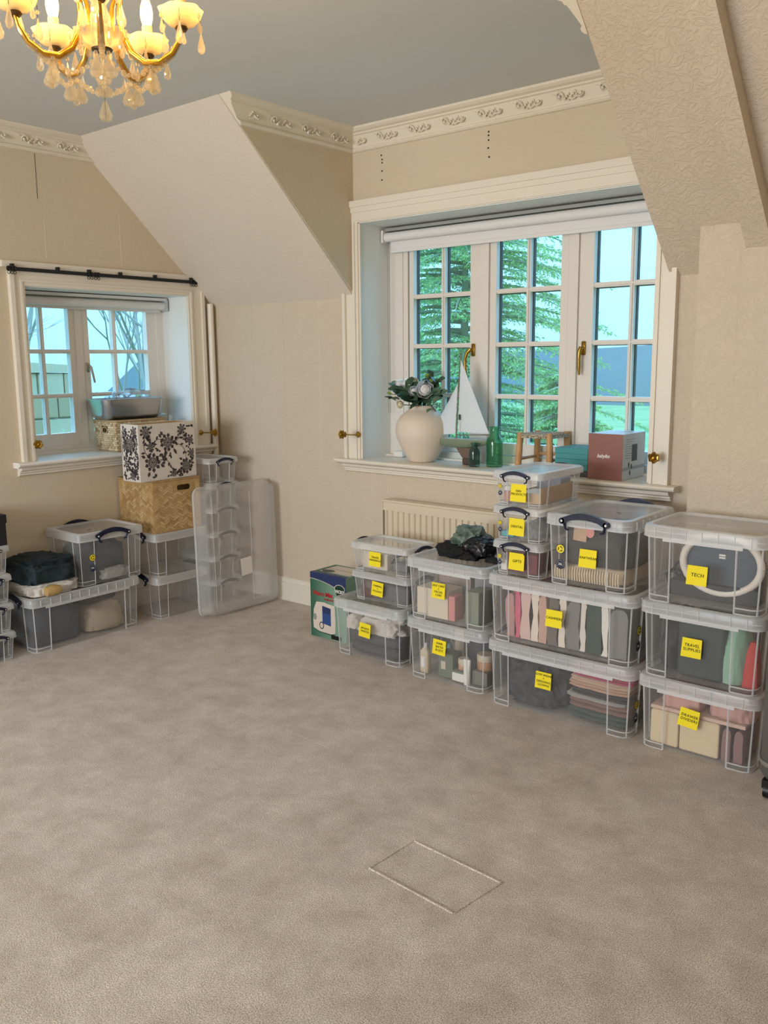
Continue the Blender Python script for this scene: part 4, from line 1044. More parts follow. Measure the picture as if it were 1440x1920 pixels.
def floral(seed, W, H):
    r = random.Random(seed); m = MB(); heads = []
    def ok(p): return abs(p[0]) < W-.006 and .006 < p[1] < H-.006
    def leaf(x, y, a, l, w):
        P = [(x + l*t*math.cos(a) - w*s*math.sin(PI*t)**.8*math.sin(a), y + l*t*math.sin(a) + w*s*math.sin(PI*t)**.8*math.cos(a)) for t, s in ((0, 0), (.25, .8), (.5, 1), (.75, .7), (1, 0), (.75, -.7), (.5, -1), (.25, -.8))]
        if all(ok(p) for p in P): m.prism(P, 0, .0006, 'z')
    def bloom(x, y, R, n):
        P = [(x + R*(.60 + .07*math.cos(q*PI/20*n))*math.cos(q*PI/20), y + R*(.60 + .07*math.cos(q*PI/20*n))*math.sin(q*PI/20)) for q in range(40)]
        if all(ok(p) for p in P): m.prism(P, 0, .0005, 'z'); heads.append((x, y, R, n))
        for ring, (r0, l, w, c) in enumerate(((.50, .50, .22, n), (.24, .34, .16, n-2), (.06, .22, .10, 5))):
            for k in range(c):
                a = 2*PI*k/c + ring*.4 + r.uniform(-.08, .08)
                leaf(x + R*r0*math.cos(a), y + R*r0*math.sin(a), a, R*l*r.uniform(.9, 1.1), R*w)
        for k in range(5):
            a = 2*PI*k/5 + r.uniform(0, 1); leaf(x + R*.95*math.cos(a), y + R*.95*math.sin(a), a + r.uniform(-.5, .5), R*r.uniform(.5, .8), R*.17)
    def stem(p, q, bend):
        P = [(p[0] + (q[0]-p[0])*t/8 + bend*math.sin(PI*t/8)*(q[1]-p[1]), p[1] + (q[1]-p[1])*t/8 - bend*math.sin(PI*t/8)*(q[0]-p[0])) for t in range(9)]
        P = [c for c in P if ok(c)]
        if len(P) > 2:
            m.tube([(*c, .0004) for c in P], .0016, 4)
            for i in range(1, len(P)-1, 2):
                a = math.atan2(P[i+1][1]-P[i-1][1], P[i+1][0]-P[i-1][0])
                leaf(*P[i], a + r.choice((-1, 1))*r.uniform(.6, 1.2), r.uniform(.022, .04), .008)
    B = [(-.115, .11, .06), (.0, .222, .058), (.13, .068, .052), (-.155, .29, .042), (.105, .295, .036), (.165, .225, .038), (.035, .032, .034), (-.125, .205, .034), (.17, .145, .032)]
    B = [(x*W/.205, y, q) for x, y, q in B]
    for i, (x, y, R) in enumerate(B): bloom(x, y, R, 9 if R > .04 else 7)
    for a, b, e in ((0, 1, .3), (1, 2, -.3), (1, 4, .25), (0, 3, -.2), (7, 3, .2), (2, 8, .3), (0, 6, -.3), (4, 5, .2), (6, 2, .3), (7, 1, -.25)):
        stem(B[a][:2], B[b][:2], e)
    for k in range(34):
        x, y = r.uniform(-W, W), r.uniform(0, H)
        if min(math.hypot(x-b[0], y-b[1]) - b[2] for b in B) > .012:
            for j in range(3): leaf(x, y, r.uniform(0, 2*PI), r.uniform(.016, .03), .007)
    w = MB()                                   # pale petal outlines drawn over the dark heads
    for x, y, R, n in heads:
        for ring, (r0, l, ww, c) in enumerate(((.30, .26, .10, n), (.12, .17, .07, n-3))):
            for k in range(c):
                a = 2*PI*k/c + ring*.5
                P = [(x + R*(r0 + l*t)*math.cos(a) - R*ww*sg*math.sin(a), y + R*(r0 + l*t)*math.sin(a) + R*ww*sg*math.cos(a)) for t, sg in ((0, -.2), (.5, -1), (.9, -.6), (1, 0), (.9, .6), (.5, 1), (0, .2))]
                w.tube([(*p, .0008) for p in P], R*.014, 3)
    return m, w
for sd, hw_, lc, rt, mk in ((4, FY, (FX+.0002, 0, 0), RIGHT, M_fink), (9, FX, (0, -FY-.0002, 0), FRONT, M_fink)):
    q1, q2 = floral(sd, hw_, FH)
    q1.build('floral_print', mk, fb, loc=lc, rot=rt)['kind'] = 'stuff'
    q2.build('petal_lines', M_fpaper, fb, loc=lc, rot=rt)['kind'] = 'stuff'

# seagrass basket
M_sea = [mat('seagrass_%d' % k, c, .8, bump=(90, .5, .003)) for k, c in enumerate(('#cdb893', '#b49b74', '#e0cfae'))]
bk = thing('seagrass_basket', 'woven seagrass basket with grip hole on the gable sill', 'basket', (-.168, -.612, 1.001))
bx_, by_, bh = .118, .188, .19
m = MB().box(-bx_+.02, bx_-.02, -by_+.02, by_-.02, 0, .004)
lx, ly = bx_-.02, by_-.02
m.box(-lx, -lx+.003, -ly, ly, .004, bh).box(lx-.003, lx, -ly, ly, .004, bh).box(-lx+.003, lx-.003, ly-.003, ly, .004, bh)
for x0, x1, z0, z1 in ((-lx+.003, lx-.003, .004, .117), (-lx+.003, lx-.003, .149, bh), (-lx+.003, -.026, .117, .149), (.026, lx-.003, .117, .149)):
    m.box(x0, x1, -ly, -ly+.003, z0, z1)
m.build('basket_liner', M_sea[1], bk)
m = MB(); r2 = random.Random(3)
rows = 13
for k in range(rows):
    z = .008 + k*(bh-.012)/rows; t = z/bh; ax, ay = bx_-.016+.016*t, by_-.016+.016*t
    for face in range(4):
        half = ay if face % 2 == 0 else ax; n = int(2*half/.0155)
        for i in range(n):
            if (i//1 + k//1) % 2 == 0: mm = .0045
            else: mm = .0015
            u = -half + (i+.5)*2*half/n
            if face == 3 and abs(u) < .03 and .115 < z < .15: continue
            m.m = r2.choice((0, 0, 1, 2))
            hw, hz = .0085, .0066
            if face == 0: m.bbox(ax-.004, ax+mm, u-hw, u+hw, z, z+2*hz, .002)
            if face == 2: m.bbox(-ax-mm, -ax+.004, u-hw, u+hw, z, z+2*hz, .002)
            if face == 1: m.bbox(u-hw, u+hw, ay-.004, ay+mm, z, z+2*hz, .002)
            if face == 3: m.bbox(u-hw, u+hw, -ay-mm, -ay+.004, z, z+2*hz, .002)
w_ = m.build('weave', M_sea, bk); w_['kind'] = 'stuff'
pts = [(x, y, bh) for x, y in rrect(bx_+.002, by_+.002, .02, 3)]; m = MB().tube(pts + [pts[0]], .008, 8); m.build('rim_braid', M_sea[1], bk, smooth=60)
pts = [(x, -by_+.002, .133+z) for x, z in rrect(.026, .017, .015, 3)]; MB().tube(pts + [pts[0]], .004, 6).build('grip_hole_edge', M_sea[1], bk)
# steel basin with a clear plastic bag in it
M_steel = mat('brushed_steel', '#b9bcc0', .3, 1.0)
bs = thing('steel_basin', 'brushed steel oblong basin standing on the seagrass basket', 'basin', (-.172, -.628, 1.199))
m = MB().loft([(.004, .085, .19, .06), (.0, .08, .185, .06), (.006, .095, .2, .06), (.03, .105, .213, .06), (.125, .115, .226, .06)], 6, True, False)
m.loft([(.125, .115, .226, .06), (.123, .126, .238, .062), (.127, .127, .239, .062), (.1275, .113, .224, .06), (.03, .102, .21, .058), (.008, .09, .195, .055)], 6, False, True)
m.build('basin_shell', M_steel, bs, smooth=40)
crumple('clear polythene bag rising out of the steel basin', 'bag', clear_mat('polythene', .07, .4, gloss=.1), (-.172, -.60, 1.215), (.17, .36, .175), 91, 'polythene_bag', .45, 2.2, 4)
for k, (y, h) in enumerate(((-.335, .215), (-.272, .2))):
    j = thing('spray_bottle', ('white trigger spray bottle on the gable sill', 'white dropper bottle on the gable sill')[k], 'bottle', (-.2, y, 1.001))
    MB().lathe([(.02, 0), (.022, .004), (.022, h*.62), (.009, h*.8), (.009, h*.86)], n=14).build('bottle_body', M_paper, j, smooth=40)
    if k == 0: MB().tube([(-.01, 0, h*.88), (0, 0, h*.95), (.035, 0, h*.97)], [.009, .01, .006], 8).build('trigger_head', M_paper, j, smooth=40)
    else: MB().lathe([(.011, h*.86), (.011, h*.95), (.004, h)], n=12).build('bottle_cap', M_paper, j, smooth=40)

# ------------------------------------------------------------------ things on the dormer sill
SZ = .976
vs = thing('vase', 'large cream bulbous ceramic vase on the dormer sill', 'vase', (1.635, .098, SZ)); vs.scale = (.93, .93, .95)
M_vase = mat('cream_ceramic', '#e0d1bf', .55, bump=(25, .08, .002))
prof = [(.078, 0), (.082, .004), (.098, .03), (.132, .085), (.158, .14), (.166, .185), (.158, .235), (.132, .275), (.098, .3), (.083, .312), (.08, .322), (.085, .332), (.082, .336), (.072, .33), (.075, .31), (.1, .28)]
MB().lathe(prof, n=40, cap1=False).build('vase_body', M_vase, vs, smooth=50)
# flowers: each a stem with petals or leaves
def leaf_mat_early(name, col):
    m = bpy.data.materials.new(name); m.use_nodes = True; nt = m.node_tree; nt.nodes.clear()
    o = nt.nodes.new('ShaderNodeOutputMaterial'); d = nt.nodes.new('ShaderNodeBsdfDiffuse'); t = nt.nodes.new('ShaderNodeBsdfTranslucent'); x = nt.nodes.new('ShaderNodeMixShader')
    d.inputs[0].default_value = (*hx(col), 1); t.inputs[0].default_value = (*hx(col), 1); x.inputs[0].default_value = .4
    nt.links.new(d.outputs[0], x.inputs[1]); nt.links.new(t.outputs[0], x.inputs[2]); nt.links.new(x.outputs[0], o.inputs[0])
    return m
M_pet = leaf_mat_early('white_petal', '#ffffff'); M_pet2 = mat('cream_petal', '#ece3c6', .6); M_grn = mat('stem_green', '#3f5a34', .6)
M_leaf = mat('dark_leaf', '#26402f', .45, var=(12, '#3a5a44')); M_leaf2 = mat('sage_leaf', '#57745f', .5, var=(10, '#6f8a70')); M_lime = mat('lime_bud', '#8fa648', .6)
vx, vy, vz = 1.635, .098, SZ + .315
def petal(m, c, ax, up, l, w, cup):
    ax = ax.normalized(); side = ax.cross(up).normalized(); R = []
    for i in range(5):
        t = i/4; ww = w*math.sin(PI*(.12+.80*t))
        o = c + ax*l*t + up*(cup*t*t)
        R.append([o - side*ww + up*(ww*.5), o, o + side*ww + up*(ww*.5)])
    m.rings(R, False, False, closed=False)
def flower(label, tip, R, mt, layers=4, seed=0, face=None):
    r = random.Random(seed); tip = Vector(tip)
    f = thing('white_flower', label, 'flower', (vx, vy, vz-.06))
    o = Vector((vx, vy, vz-.06)); d = (tip - o)
    MB().tube([Vector((0, 0, 0)), d*.5 + Vector((0, 0, .03)), d*.97], .003, 6).build('stem', M_grn, f, smooth=60)
    up = (Vector(face) if face else d).normalized()
    a = up.cross(Vector((0, 0, 1)) if abs(up.z) < .9 else Vector((1, 0, 0))).normalized(); b = up.cross(a)
    for L in range(layers):
        n = 7 - L if layers > 2 else 5
        for k in range(n):
            an = 2*PI*k/n + L*.5; rad = a*math.cos(an) + b*math.sin(an); open_ = 1 - L/layers
            axv = rad*(.75-.15*L) + up*(.75 + .1*L)
            m = MB(); petal(m, d - up*R*.55 + rad*R*(.62-.14*L), axv, (up*.25 - rad).normalized(), R*(1.15-.10*L), R*(.62-.06*L), R*(.55))
            m.build('petal', mt, f, smooth=60)
    MB().ball(d - up*R*.05, R*.52, 10).build('flower_centre', mt, f, smooth=60)
def sprig(label, tip, n, size, mt, seed):
    r = random.Random(seed); o = Vector((vx, vy, vz-.06)); d = Vector(tip) - o
    f = thing('leaf_sprig', label, 'leaf sprig', o)
    P = [d*t + Vector((0, 0, .05*math.sin(PI*t))) for t in (0, .3, .6, .85, 1)]
    MB().tube(P, [.003, .0028, .0024, .002, .001], 5).build('stem', M_grn, f, smooth=60)
    for k in range(n):
        t = .42 + .58*k/max(1, n-1); c = d*t + Vector((0, 0, .05*math.sin(PI*t)))
        ax = (d.normalized()*.6 + Vector((r.uniform(-1, 1), r.uniform(-1, 1), r.uniform(-.6, .7)))).normalized()
        m = MB(); petal(m, c, ax, Vector((r.uniform(-.3, .3), -.5 + r.uniform(-.4, .4), .8)).normalized(), size*r.uniform(.95, 1.35), size*.40, -size*.15)
        m.build('leaf', mt, f, smooth=60)
def P3(dx, dy, dz): return (vx+dx, vy+dy, vz+dz)
cf = (.55, -.8, .15)
flower('large open white ranunculus in the vase', P3(.075, -.075, .095), .058, M_pet, 5, 1, cf)
flower('small closed white ranunculus beside the large open one', P3(.005, -.085, .085), .034, M_pet, 4, 2, cf)
flower('cream ranunculus seen from its side above the dark leaves', P3(-.05, -.03, .125), .045, M_pet2, 4, 3, (.1, -.5, .9))
flower('white blossom at the wall edge of the bouquet', P3(-.145, -.03, .12), .035, M_pet, 4, 4, (-.2, -.6, .7))
flower('white blossom next to the one at the wall edge', P3(-.1, -.02, .13), .033, M_pet, 4, 5, (0, -.5, .8))
flower('pale drooping blossom below the dark leaves', P3(-.09, -.09, .01), .026, M_pet2, 3, 6, (-.3, -.8, -.2))
flower('white blossom tucked behind the dark leaves', P3(-.075, -.07, .06), .026, M_pet, 3, 7, cf)
for k, (tip, n, sz, mt, lb) in enumerate((
    ((-.06, -.10, .085), 7, .07, M_leaf, 'dark rounded leaf sprig at the front of the bouquet'), ((-.01, -.11, .03), 6, .07, M_leaf, 'dark leaf sprig hanging over the vase lip'),
    ((.12, -.02, .12), 8, .07, M_leaf, 'dark leaf sprig behind the large ranunculus'), ((.165, -.04, .05), 8, .06, M_leaf2, 'sage leaf sprig behind the toy yacht jib'),
    ((-.12, -.09, .03), 6, .065, M_leaf, 'dark leaf sprig drooping toward the reveal'), ((-.17, -.04, .10), 8, .045, M_leaf2, 'sage leaf sprig reaching toward the reveal'),
    ((.03, .05, .15), 8, .055, M_leaf, 'dark leaf sprig at the back of the bouquet'), ((.05, -.09, .01), 7, .065, M_leaf, 'dark leaf sprig under the large ranunculus'),
    ((.06, -.02, .165), 9, .03, M_lime, 'lime green bud sprig topping the bouquet'), ((-.19, -.05, .06), 8, .03, M_lime, 'lime green bud sprig low by the reveal'),
    ((.13, -.07, -.01), 6, .05, M_leaf2, 'sage leaf sprig drooping beside the vase lip'), ((.08, -.02, .06), 8, .065, M_leaf, 'dark leaf sprig filling the middle of the bouquet'), ((-.04, 0, .07), 8, .06, M_leaf, 'dark leaf sprig under the cream ranunculus'))):
    sprig(lb, P3(*tip), n, sz, mt, 30+k)

# model pond yacht
yt = thing('model_yacht', 'model pond yacht with white sails and green hull on the sill', 'model yacht', (1.87, .105, SZ))
M_hull = mat('hull_green', '#7d8b74', .4); M_keel = mat('keel_brown', '#6f5a50', .5); M_sail = mat('sail_cloth', '#d8e2ea', .7); M_mast = mat('mast_wood', '#7a6a4e', .5)
S = []
for i in range(13):
    t = i/12; x = -.195 + .40*t
    beam = .042*math.sin(PI*min(1, t*.92+.04))**.75; dep = .052*math.sin(PI*min(1, t*.86+.05))**.7
    S.append([(x, beam*math.cos(PI*j/10), .14 - dep*math.sin(PI*j/10)**.8) for j in range(11)])
m = MB().rings(S, True, True, closed=False); m.build('hull', M_hull, yt, smooth=50)
m = MB().poly([(-.195 + .40*i/12, .042*math.sin(PI*min(1, i/12*.92+.04))**.75, .1395) for i in range(13)] + [(-.195 + .40*i/12, -.042*math.sin(PI*min(1, i/12*.92+.04))**.75, .1395) for i in range(12, -1, -1)])
m.build('deck', mat('deck_cream', '#cfcbb4', .5), yt)
MB().prism([(.0, .092), (.145, .092), (.125, .035), (.045, .035)], -.010, .010, 'y').build('keel_fin', M_keel, yt)
MB().bbox(.05, .125, -.02, .02, 0, .037, .004).build('stand', mat('stand_dark', '#4a3a34', .5), yt)
MB().tube([(-.005, 0, .135), (.02, 0, .605)], [.0042, .0026], 8).build('mast', M_mast, yt, smooth=50)
MB().tube([(.004, 0, .16), (.215, .0, .17)], .003, 6).build('boom', M_mast, yt, smooth=50)
def sail(name, P, bul):
    A, B, Cc = [Vector(p) for p in P]; n = 8; R = []
    for i in range(n+1):
        t = i/n; a = A.lerp(B, t); b = A.lerp(Cc, t)
        R.append([a.lerp(b, s/6) + Vector((0, bul*math.sin(PI*s/6)*t, 0)) for s in range(7)])
    m = MB().rings(R, False, False, closed=False); m.rings([[p + Vector((0, .0012, 0)) for p in r] for r in R], False, False, closed=False)
    return m.build(name, M_sail, yt, smooth=60)
sail('mainsail', ((.024, 0, .572), (.006, 0, .178), (.212, 0, .176)), -.016)
sail('jib', ((.004, 0, .44), (-.178, 0, .155), (-.012, 0, .165)), -.012)
MB().tube([(-.19, 0, .142), (.004, 0, .46)], .0008, 4).tube([(.02, 0, .60), (.2, 0, .145)], .0007, 4).tube([(.035, -.015, .142), (.03, -.017, .26)], .0008, 4).build('rigging', M_mast, yt)
MB().bbox(.027, .034, -.022, -.014, .245, .275, .001).build('sheet_clip', M_black, yt)
# green glass bottles
def glass_mat(name, col, dens):
    return clear_mat(name, dens, .55, col=col, tint=tuple(.55 + .9*c for c in col), gloss=.03, trans=.6)
M_gg = glass_mat('green_glass', (.10, .34, .18), .06); M_gd = glass_mat('smoky_green_glass', (.14, .26, .24), .08)
def apoth(label, c, r, h, m_):
    p = [(r*.9, 0), (r, .006), (r, h*.62), (r*.94, h*.70), (r*.62, h*.77), (r*.60, h*.93), (r*.78, h*.955), (r*.78, h*.985), (r*.7, h)]
    b = thing('glass_bottle', label, 'bottle', c)
    MB().lathe(p, n=28, cap1=False).build('bottle_body', m_, b, smooth=45)
    MB().lathe([(r*.5, h), (r*.5, h*.8), (r*.85, h*.68), (r*.93, h*.6), (r*.93, .012)], n=28, cap0=False).build('bottle_inside', m_, b, smooth=45)
    return b
apoth('small smoky green apothecary bottle beside the yacht keel', (2.022, .055, SZ), .030, .128, M_gd)
apoth('larger green apothecary bottle behind the yacht stern', (2.108, .120, SZ), .046, .215, M_gg)
# little stool with a woven cord seat
M_pole = mat('pale_peeled_wood', '#c79c6a', .55, bump=(40, .15, .002), var=(10, '#b98a58')); M_cord = mat('dark_cord', '#6a5a48', .9, bump=(160, .8, .003), var=(120, '#d8cdb8'))
st = thing('stool', 'miniature peeled wood stool with woven cord seat on the sill', 'stool', (2.395, .135, SZ))
for x, y in ((-.085, -.085), (.085, -.085), (-.085, .095), (.085, .095)):
    MB().tube([(x*1.10, y*1.08, 0), (x*1.06, y*1.04, .09), (x, y, .198)], [.017, .018, .016], 10).build('leg', M_pole, st, smooth=50)
for a, b in (((-.09, -.09, .06), (-.09, .1, .06)), ((.09, -.09, .06), (.09, .1, .06)), ((-.09, .1, .075), (.09, .1, .075))):
    MB().tube([a, b], .008, 8).build('stretcher', M_pole, st, smooth=50)
m = MB()
for i in range(17):
    u = -.07 + .14*i/16; m.tube([(u, -.10, .172), (u, -.098, .188), (u, 0, .182), (u, .105, .188), (u, .108, .172)], .0055, 5)
for i in range(15):
    u = -.07 + .16*i/14; m.tube([(-.10, u, .172), (-.098, u, .186), (0, u, .184), (.098, u, .186), (.10, u, .172)], .0055, 5)
m.build('woven_seat', M_cord, st, smooth=60)
# teal gift boxes and printed cartons
M_teal = mat('teal_card', '#3f9093', .6)
carton('charcoal base slab under the teal gift boxes', 'carton', mat('charcoal_slab', '#4a4648', .6), 2.54, 2.72, .0, .2, SZ, SZ+.03)  # dark grey slab beneath the gift boxes
for k in range(2):
    g = thing('gift_box', ('teal lidded gift box on the charcoal slab', 'upper teal lidded gift box beside the brown carton')[k], 'gift box', (2.63, .10, SZ+.0305 + k*.054))
    MB().box(-.088, .088, -.098, .098, 0, .035).build('gift_box_body', M_teal, g)
    MB().bbox(-.09, .09, -.1, .1, .025, .053, .002).build('gift_box_lid', M_teal, g)
bc = thing('hairdryer_carton', 'metallic brown carton with script lettering on the sill', 'carton', (2.823, .105, SZ))
M_brown = mat('rose_brown_card', '#8a5a50', .38, .15); M_wcard = mat('white_gloss_card', '#dfe1e2', .4)
MB().box(-.088, .088, -.13, .12, 0, .218).build('carton_body', M_wcard, bc)
MB().box(-.0885, .0885, -.1308, -.1300, -.0003, .2185).build('front_panel', M_brown, bc)
text_obj('brand_lettering', 'babyliss', .024, M_paper, bc, (-.01, -.1313, .112), FRONT, shear=.35, space=.9, bold=.0004)
m = MB()
for k in range(9): m.box(.0882, .0886, -.10, .0 - .02*(k % 3), .19-.011*k, .1925-.011*k)
m.build('fine_print', mat('grey_print', '#9fa6ad', .6), bc)
MB().box(.0882, .0887, -.13, .12, .045, .06).build('grey_band', mat('band_print', '#b4babd', .6), bc)
MB().bbox(.0882, .0888, -.03, .03, .085, .165, .0002).build('product_photo', mat('photo_print', '#5b6668', .6), bc)
for k, (y, z) in enumerate(((-.06, .07), (-.03, .06), (-.045, .03))):
    MB().prism([(y + .008*math.cos(a*PI/4), z + .013*math.sin(a*PI/4)) for a in range(8)], .0882, .0888, 'x').build('accessory_photo', mat('photo_print', '#5b6668', .6), bc)
MB().prism([(-.03, .03), (.05, .05), (.055, .058), (-.02, .036)], .2181, .2186, 'z').build('top_print', M_black, bc)
# white socket base left on the sill by the vase
o = carton('white plastic plug adaptor on the sill behind the vase', 'adaptor', M_paper, 1.36, 1.43, .17, .225, SZ, SZ+.035, name='plug_adaptor', b=.006)

# ------------------------------------------------------------------ humidifier carton
HX0, HW, HD, HH = 1.249, .272, .215, .373
hu = thing('humidifier_carton', 'green and navy humidifier carton with red lettering on the carpet', 'carton', (HX0 + HW/2, -.446 + HD/2, 0))
M_hg = mat('carton_green', '#2d6b52', .45)
_b = M_hg.node_tree; _tc = _b.nodes.new('ShaderNodeTexCoord'); _sp = _b.nodes.new('ShaderNodeSeparateXYZ'); _mr = _b.nodes.new('ShaderNodeMapRange'); _cr = _b.nodes.new('ShaderNodeValToRGB')
_mr.inputs[1].default_value = -.14; _mr.inputs[2].default_value = .14
_cr.color_ramp.elements[0].color = (*hx('#1f5a44'), 1); _cr.color_ramp.elements[1].color = (*hx('#8fb09c'), 1)
_b.links.new(_tc.outputs['Object'], _sp.inputs[0]); _b.links.new(_sp.outputs['X'], _mr.inputs[0]); _b.links.new(_mr.outputs[0], _cr.inputs[0]); _b.links.new(_cr.outputs[0], _b.nodes['Principled BSDF'].inputs['Base Color'])
M_hn = mat('carton_navy', '#22335f', .45); M_hw = mat('carton_white', '#d9cdc2', .45); M_red = mat('carton_red', '#b5232b', .5); M_hb = mat('tank_blue', '#2d4a86', .4); M_hk = mat('shield_green', '#123326', .4)
MB().box(-HW/2, HW/2, -HD/2, HD/2, 0, HH).build('carton_body', M_hg, hu)
yy = -HD/2
def dec(name, P, m_, e): return MB().prism(P, yy-.0004*e, yy-.0004*(e-1)-.00005, 'y').build(name, m_, hu)
dec('navy_band', [(-HW/2, HH)] + [(-HW/2 + HW*t/8, HH-.035-.06*(t/8)**2) for t in range(9)] + [(HW/2, HH)], M_hn, 1)
dec('white_swoosh', [(-HW/2 + HW*t/8, HH-.035-.06*(t/8)**2) for t in range(9)] + [(-HW/2 + HW*t/8, HH-.038-.06*(t/8)**2) for t in range(8, -1, -1)], M_hw, 1)
text_obj('product_lettering', 'Warm Mist', .036, M_red, hu, (-.04, yy-.0012, HH-.118), FRONT, bold=.0012, depth=.0003, space=.92)
text_obj('type_lettering', 'HUMIDIFIER', .014, M_red, hu, (.005, yy-.0012, HH-.145), FRONT, bold=.0004, depth=.0003)
sh_ = [(.055, HH-.062), (.072, HH-.050), (.09, HH-.047), (.108, HH-.050), (.125, HH-.062), (.122, HH-.095), (.106, HH-.12), (.09, HH-.132), (.074, HH-.12), (.058, HH-.095)]
dec('shield_outline', [(x + (x-.09)*.10, z + (z-HH+.085)*.10) for x, z in sh_], M_hw, 2)
dec('shield', sh_, M_hk, 3)
text_obj('brand_lettering', 'VICKS', .024, M_paper, hu, (.09, yy-.0018, HH-.085), FRONT, bold=.0009, depth=.0003)
dec('appliance_photo', [(-.115, .05), (-.07, .035), (.02, .032), (.05, .04), (.055, .10), (.05, .20), (-.01, .205), (-.03, .21), (-.09, .205), (-.112, .16), (-.118, .09)], M_hw, 2)
dec('appliance_shadow', [(-.105, .045), (-.07, .030), (.02, .026), (.05, .034), (.05, .039), (.02, .031), (-.07, .034), (-.105, .049)], M_hk, 1)
dec('tank_photo', [(-.045, .085), (.02, .078), (.02, .18), (-.045, .188)], M_hb, 3)
dec('tank_photo_top', [(-.045, .15), (.02, .144), (.02, .18), (-.045, .188)], M_hn, 4)
dec('dial_photo', [(-.052 + .018*math.cos(a*PI/8), .072 + .022*math.sin(a*PI/8)) for a in range(16)], M_hk, 3)
dec('dial_centre_photo', [(-.052 + .012*math.cos(a*PI/8), .072 + .016*math.sin(a*PI/8)) for a in range(16)], M_hw, 4)
dec('knob_photo', [(-.103 + .013*math.cos(a*PI/6), .115 + .02*math.sin(a*PI/6)) for a in range(12)], mat('knob_grey', '#8d938c', .5), 3)
dec('black_badge', [(.02, .006), (.10, .006), (.10, .03), (.02, .03)], M_black, 2)
MB().box(-HW/2+.03, HW/2-.02, yy+.05, HD/2-.02, HH, HH+.0005).build('top_panel', M_hw, hu)
MB().prism([(-.06 + .045*math.cos(a*PI/8), -.035 + .026*math.sin(a*PI/8)) for a in range(16)], HH+.0006, HH+.001, 'z').build('top_shield', M_hk, hu)
MB().box(-HW/2, HW/2, .010, .013, HH+.0005, HH+.001).build('top_flap_seam', M_hk, hu)
MB().box(-HW/2, HW/2, yy, yy+.03, HH, HH+.0004).build('top_navy_band', M_hn, hu)

# ------------------------------------------------------------------ grey suitcase beside the pier stack
sc_ = thing('suitcase', 'dark grey hard shell suitcase standing beside the pier stack', 'suitcase', (4.034, -.70, 0))
M_case = mat('grey_shell', '#5c5a56', .5, bump=(30, .1, .002)); M_case2 = mat('grey_band', '#7d7a74', .45)
MB().loft([(.055, .18, .09, .06), (.06, .20, .11, .07), (.09, .212, .125, .07), (.66, .212, .125, .07), (.70, .19, .105, .06), (.705, .17, .09, .05)], 5).build('case_shell', M_case, sc_, smooth=40)
MB().loft([(.118, .2135, .1265, .071), (.122, .216, .129, .072), (.132, .216, .129, .072), (.136, .2135, .1265, .071)], 5, False, False).build('lower_band', M_case2, sc_, smooth=40)
MB().tube([(-.07, -.01, .70), (-.07, -.01, .735), (.07, -.01, .735), (.07, -.01, .70)], .009, 8).build('carry_handle', M_black, sc_, smooth=40)
for x in (-.17, .17):
    for y in (-.10, .10):
        w_ = MB().tube([(x-.012, y, .028), (x+.012, y, .028)], .027, 18).build('wheel', M_black, sc_, smooth=40)
        MB().box(x-.018, x+.018, y-.02, y+.02, .04, .07).build('wheel_housing', M_black, w_)
        MB().tube([(x-.0135, y, .028), (x+.0135, y, .028)], .009, 12).build('wheel_hub', M_case2, w_)

# ------------------------------------------------------------------ chandelier
CX, CY = 2.70, -2.58
ch = thing('chandelier', 'gilt and crystal five arm chandelier with candle bulbs hanging from the ceiling', 'chandelier', (CX, CY, 0))
def crystal_mat():
    m = bpy.data.materials.new('crystal'); m.use_nodes = True; nt = m.node_tree; nt.nodes.clear()
    N = nt.nodes.new; L = nt.links.new
    o = N('ShaderNodeOutputMaterial'); g = N('ShaderNodeBsdfGlossy'); g.inputs['Roughness'].default_value = .05
    t = N('ShaderNodeBsdfTransparent'); t.inputs[0].default_value = (.99, .97, .92, 1)
    tl = N('ShaderNodeBsdfTranslucent'); tl.inputs[0].default_value = (1.0, .9, .7, 1)
    m1 = N('ShaderNodeMixShader'); m1.inputs[0].default_value = .42; L(t.outputs[0], m1.inputs[1]); L(tl.outputs[0], m1.inputs[2])
    fr = schlick(nt, .10)
    m2 = N('ShaderNodeMixShader'); L(fr.outputs[0], m2.inputs[0]); L(m1.outputs[0], m2.inputs[1]); L(g.outputs[0], m2.inputs[2]); L(m2.outputs[0], o.inputs[0])
    return m
M_cry = crystal_mat()
M_milk = clear_mat('candle_cup_glass', .55, .9, col=(.95, .86, .62), tint=(1, .92, .72), gloss=.08, trans=.6)
M_cand = mat('candle_sleeve', '#f0dcae', .5)
M_bulb = bpy.data.materials.new('lit_bulb'); M_bulb.use_nodes = True
_p = M_bulb.node_tree.nodes['Principled BSDF']; _p.inputs['Emission Color'].default_value = (1.0, .62, .24, 1); _p.inputs['Emission Strength'].default_value = 220
M_bulbg = clear_mat('bulb_glass', .10, .4, col=(1, .85, .5), tint=(1, .95, .8), gloss=.02)
MB().tube([(0, 0, 2.47), (0, 0, CZ)], .006, 8).build('suspension_rod', M_gold, ch, smooth=40)
MB().lathe([(.05, CZ), (.048, CZ-.01), (.02, CZ-.035), (.008, CZ-.045)], n=20).build('ceiling_rose', M_gold, ch, smooth=40)
MB().lathe([(.01, 2.31), (.02, 2.325), (.014, 2.345), (.024, 2.375), (.015, 2.40), (.03, 2.42), (.04, 2.45), (.018, 2.47), (.012, 2.5)], n=14).build('glass_stem', M_cry, ch, smooth=20)
MB().lathe([(.014, 2.300), (.035, 2.303), (.058, 2.318), (.066, 2.338), (.062, 2.34), (.05, 2.322), (.02, 2.31)], n=28, wob=lambda a, z: 1 + .05*math.cos(14*a)).build('glass_bowl', M_cry, ch, smooth=40)
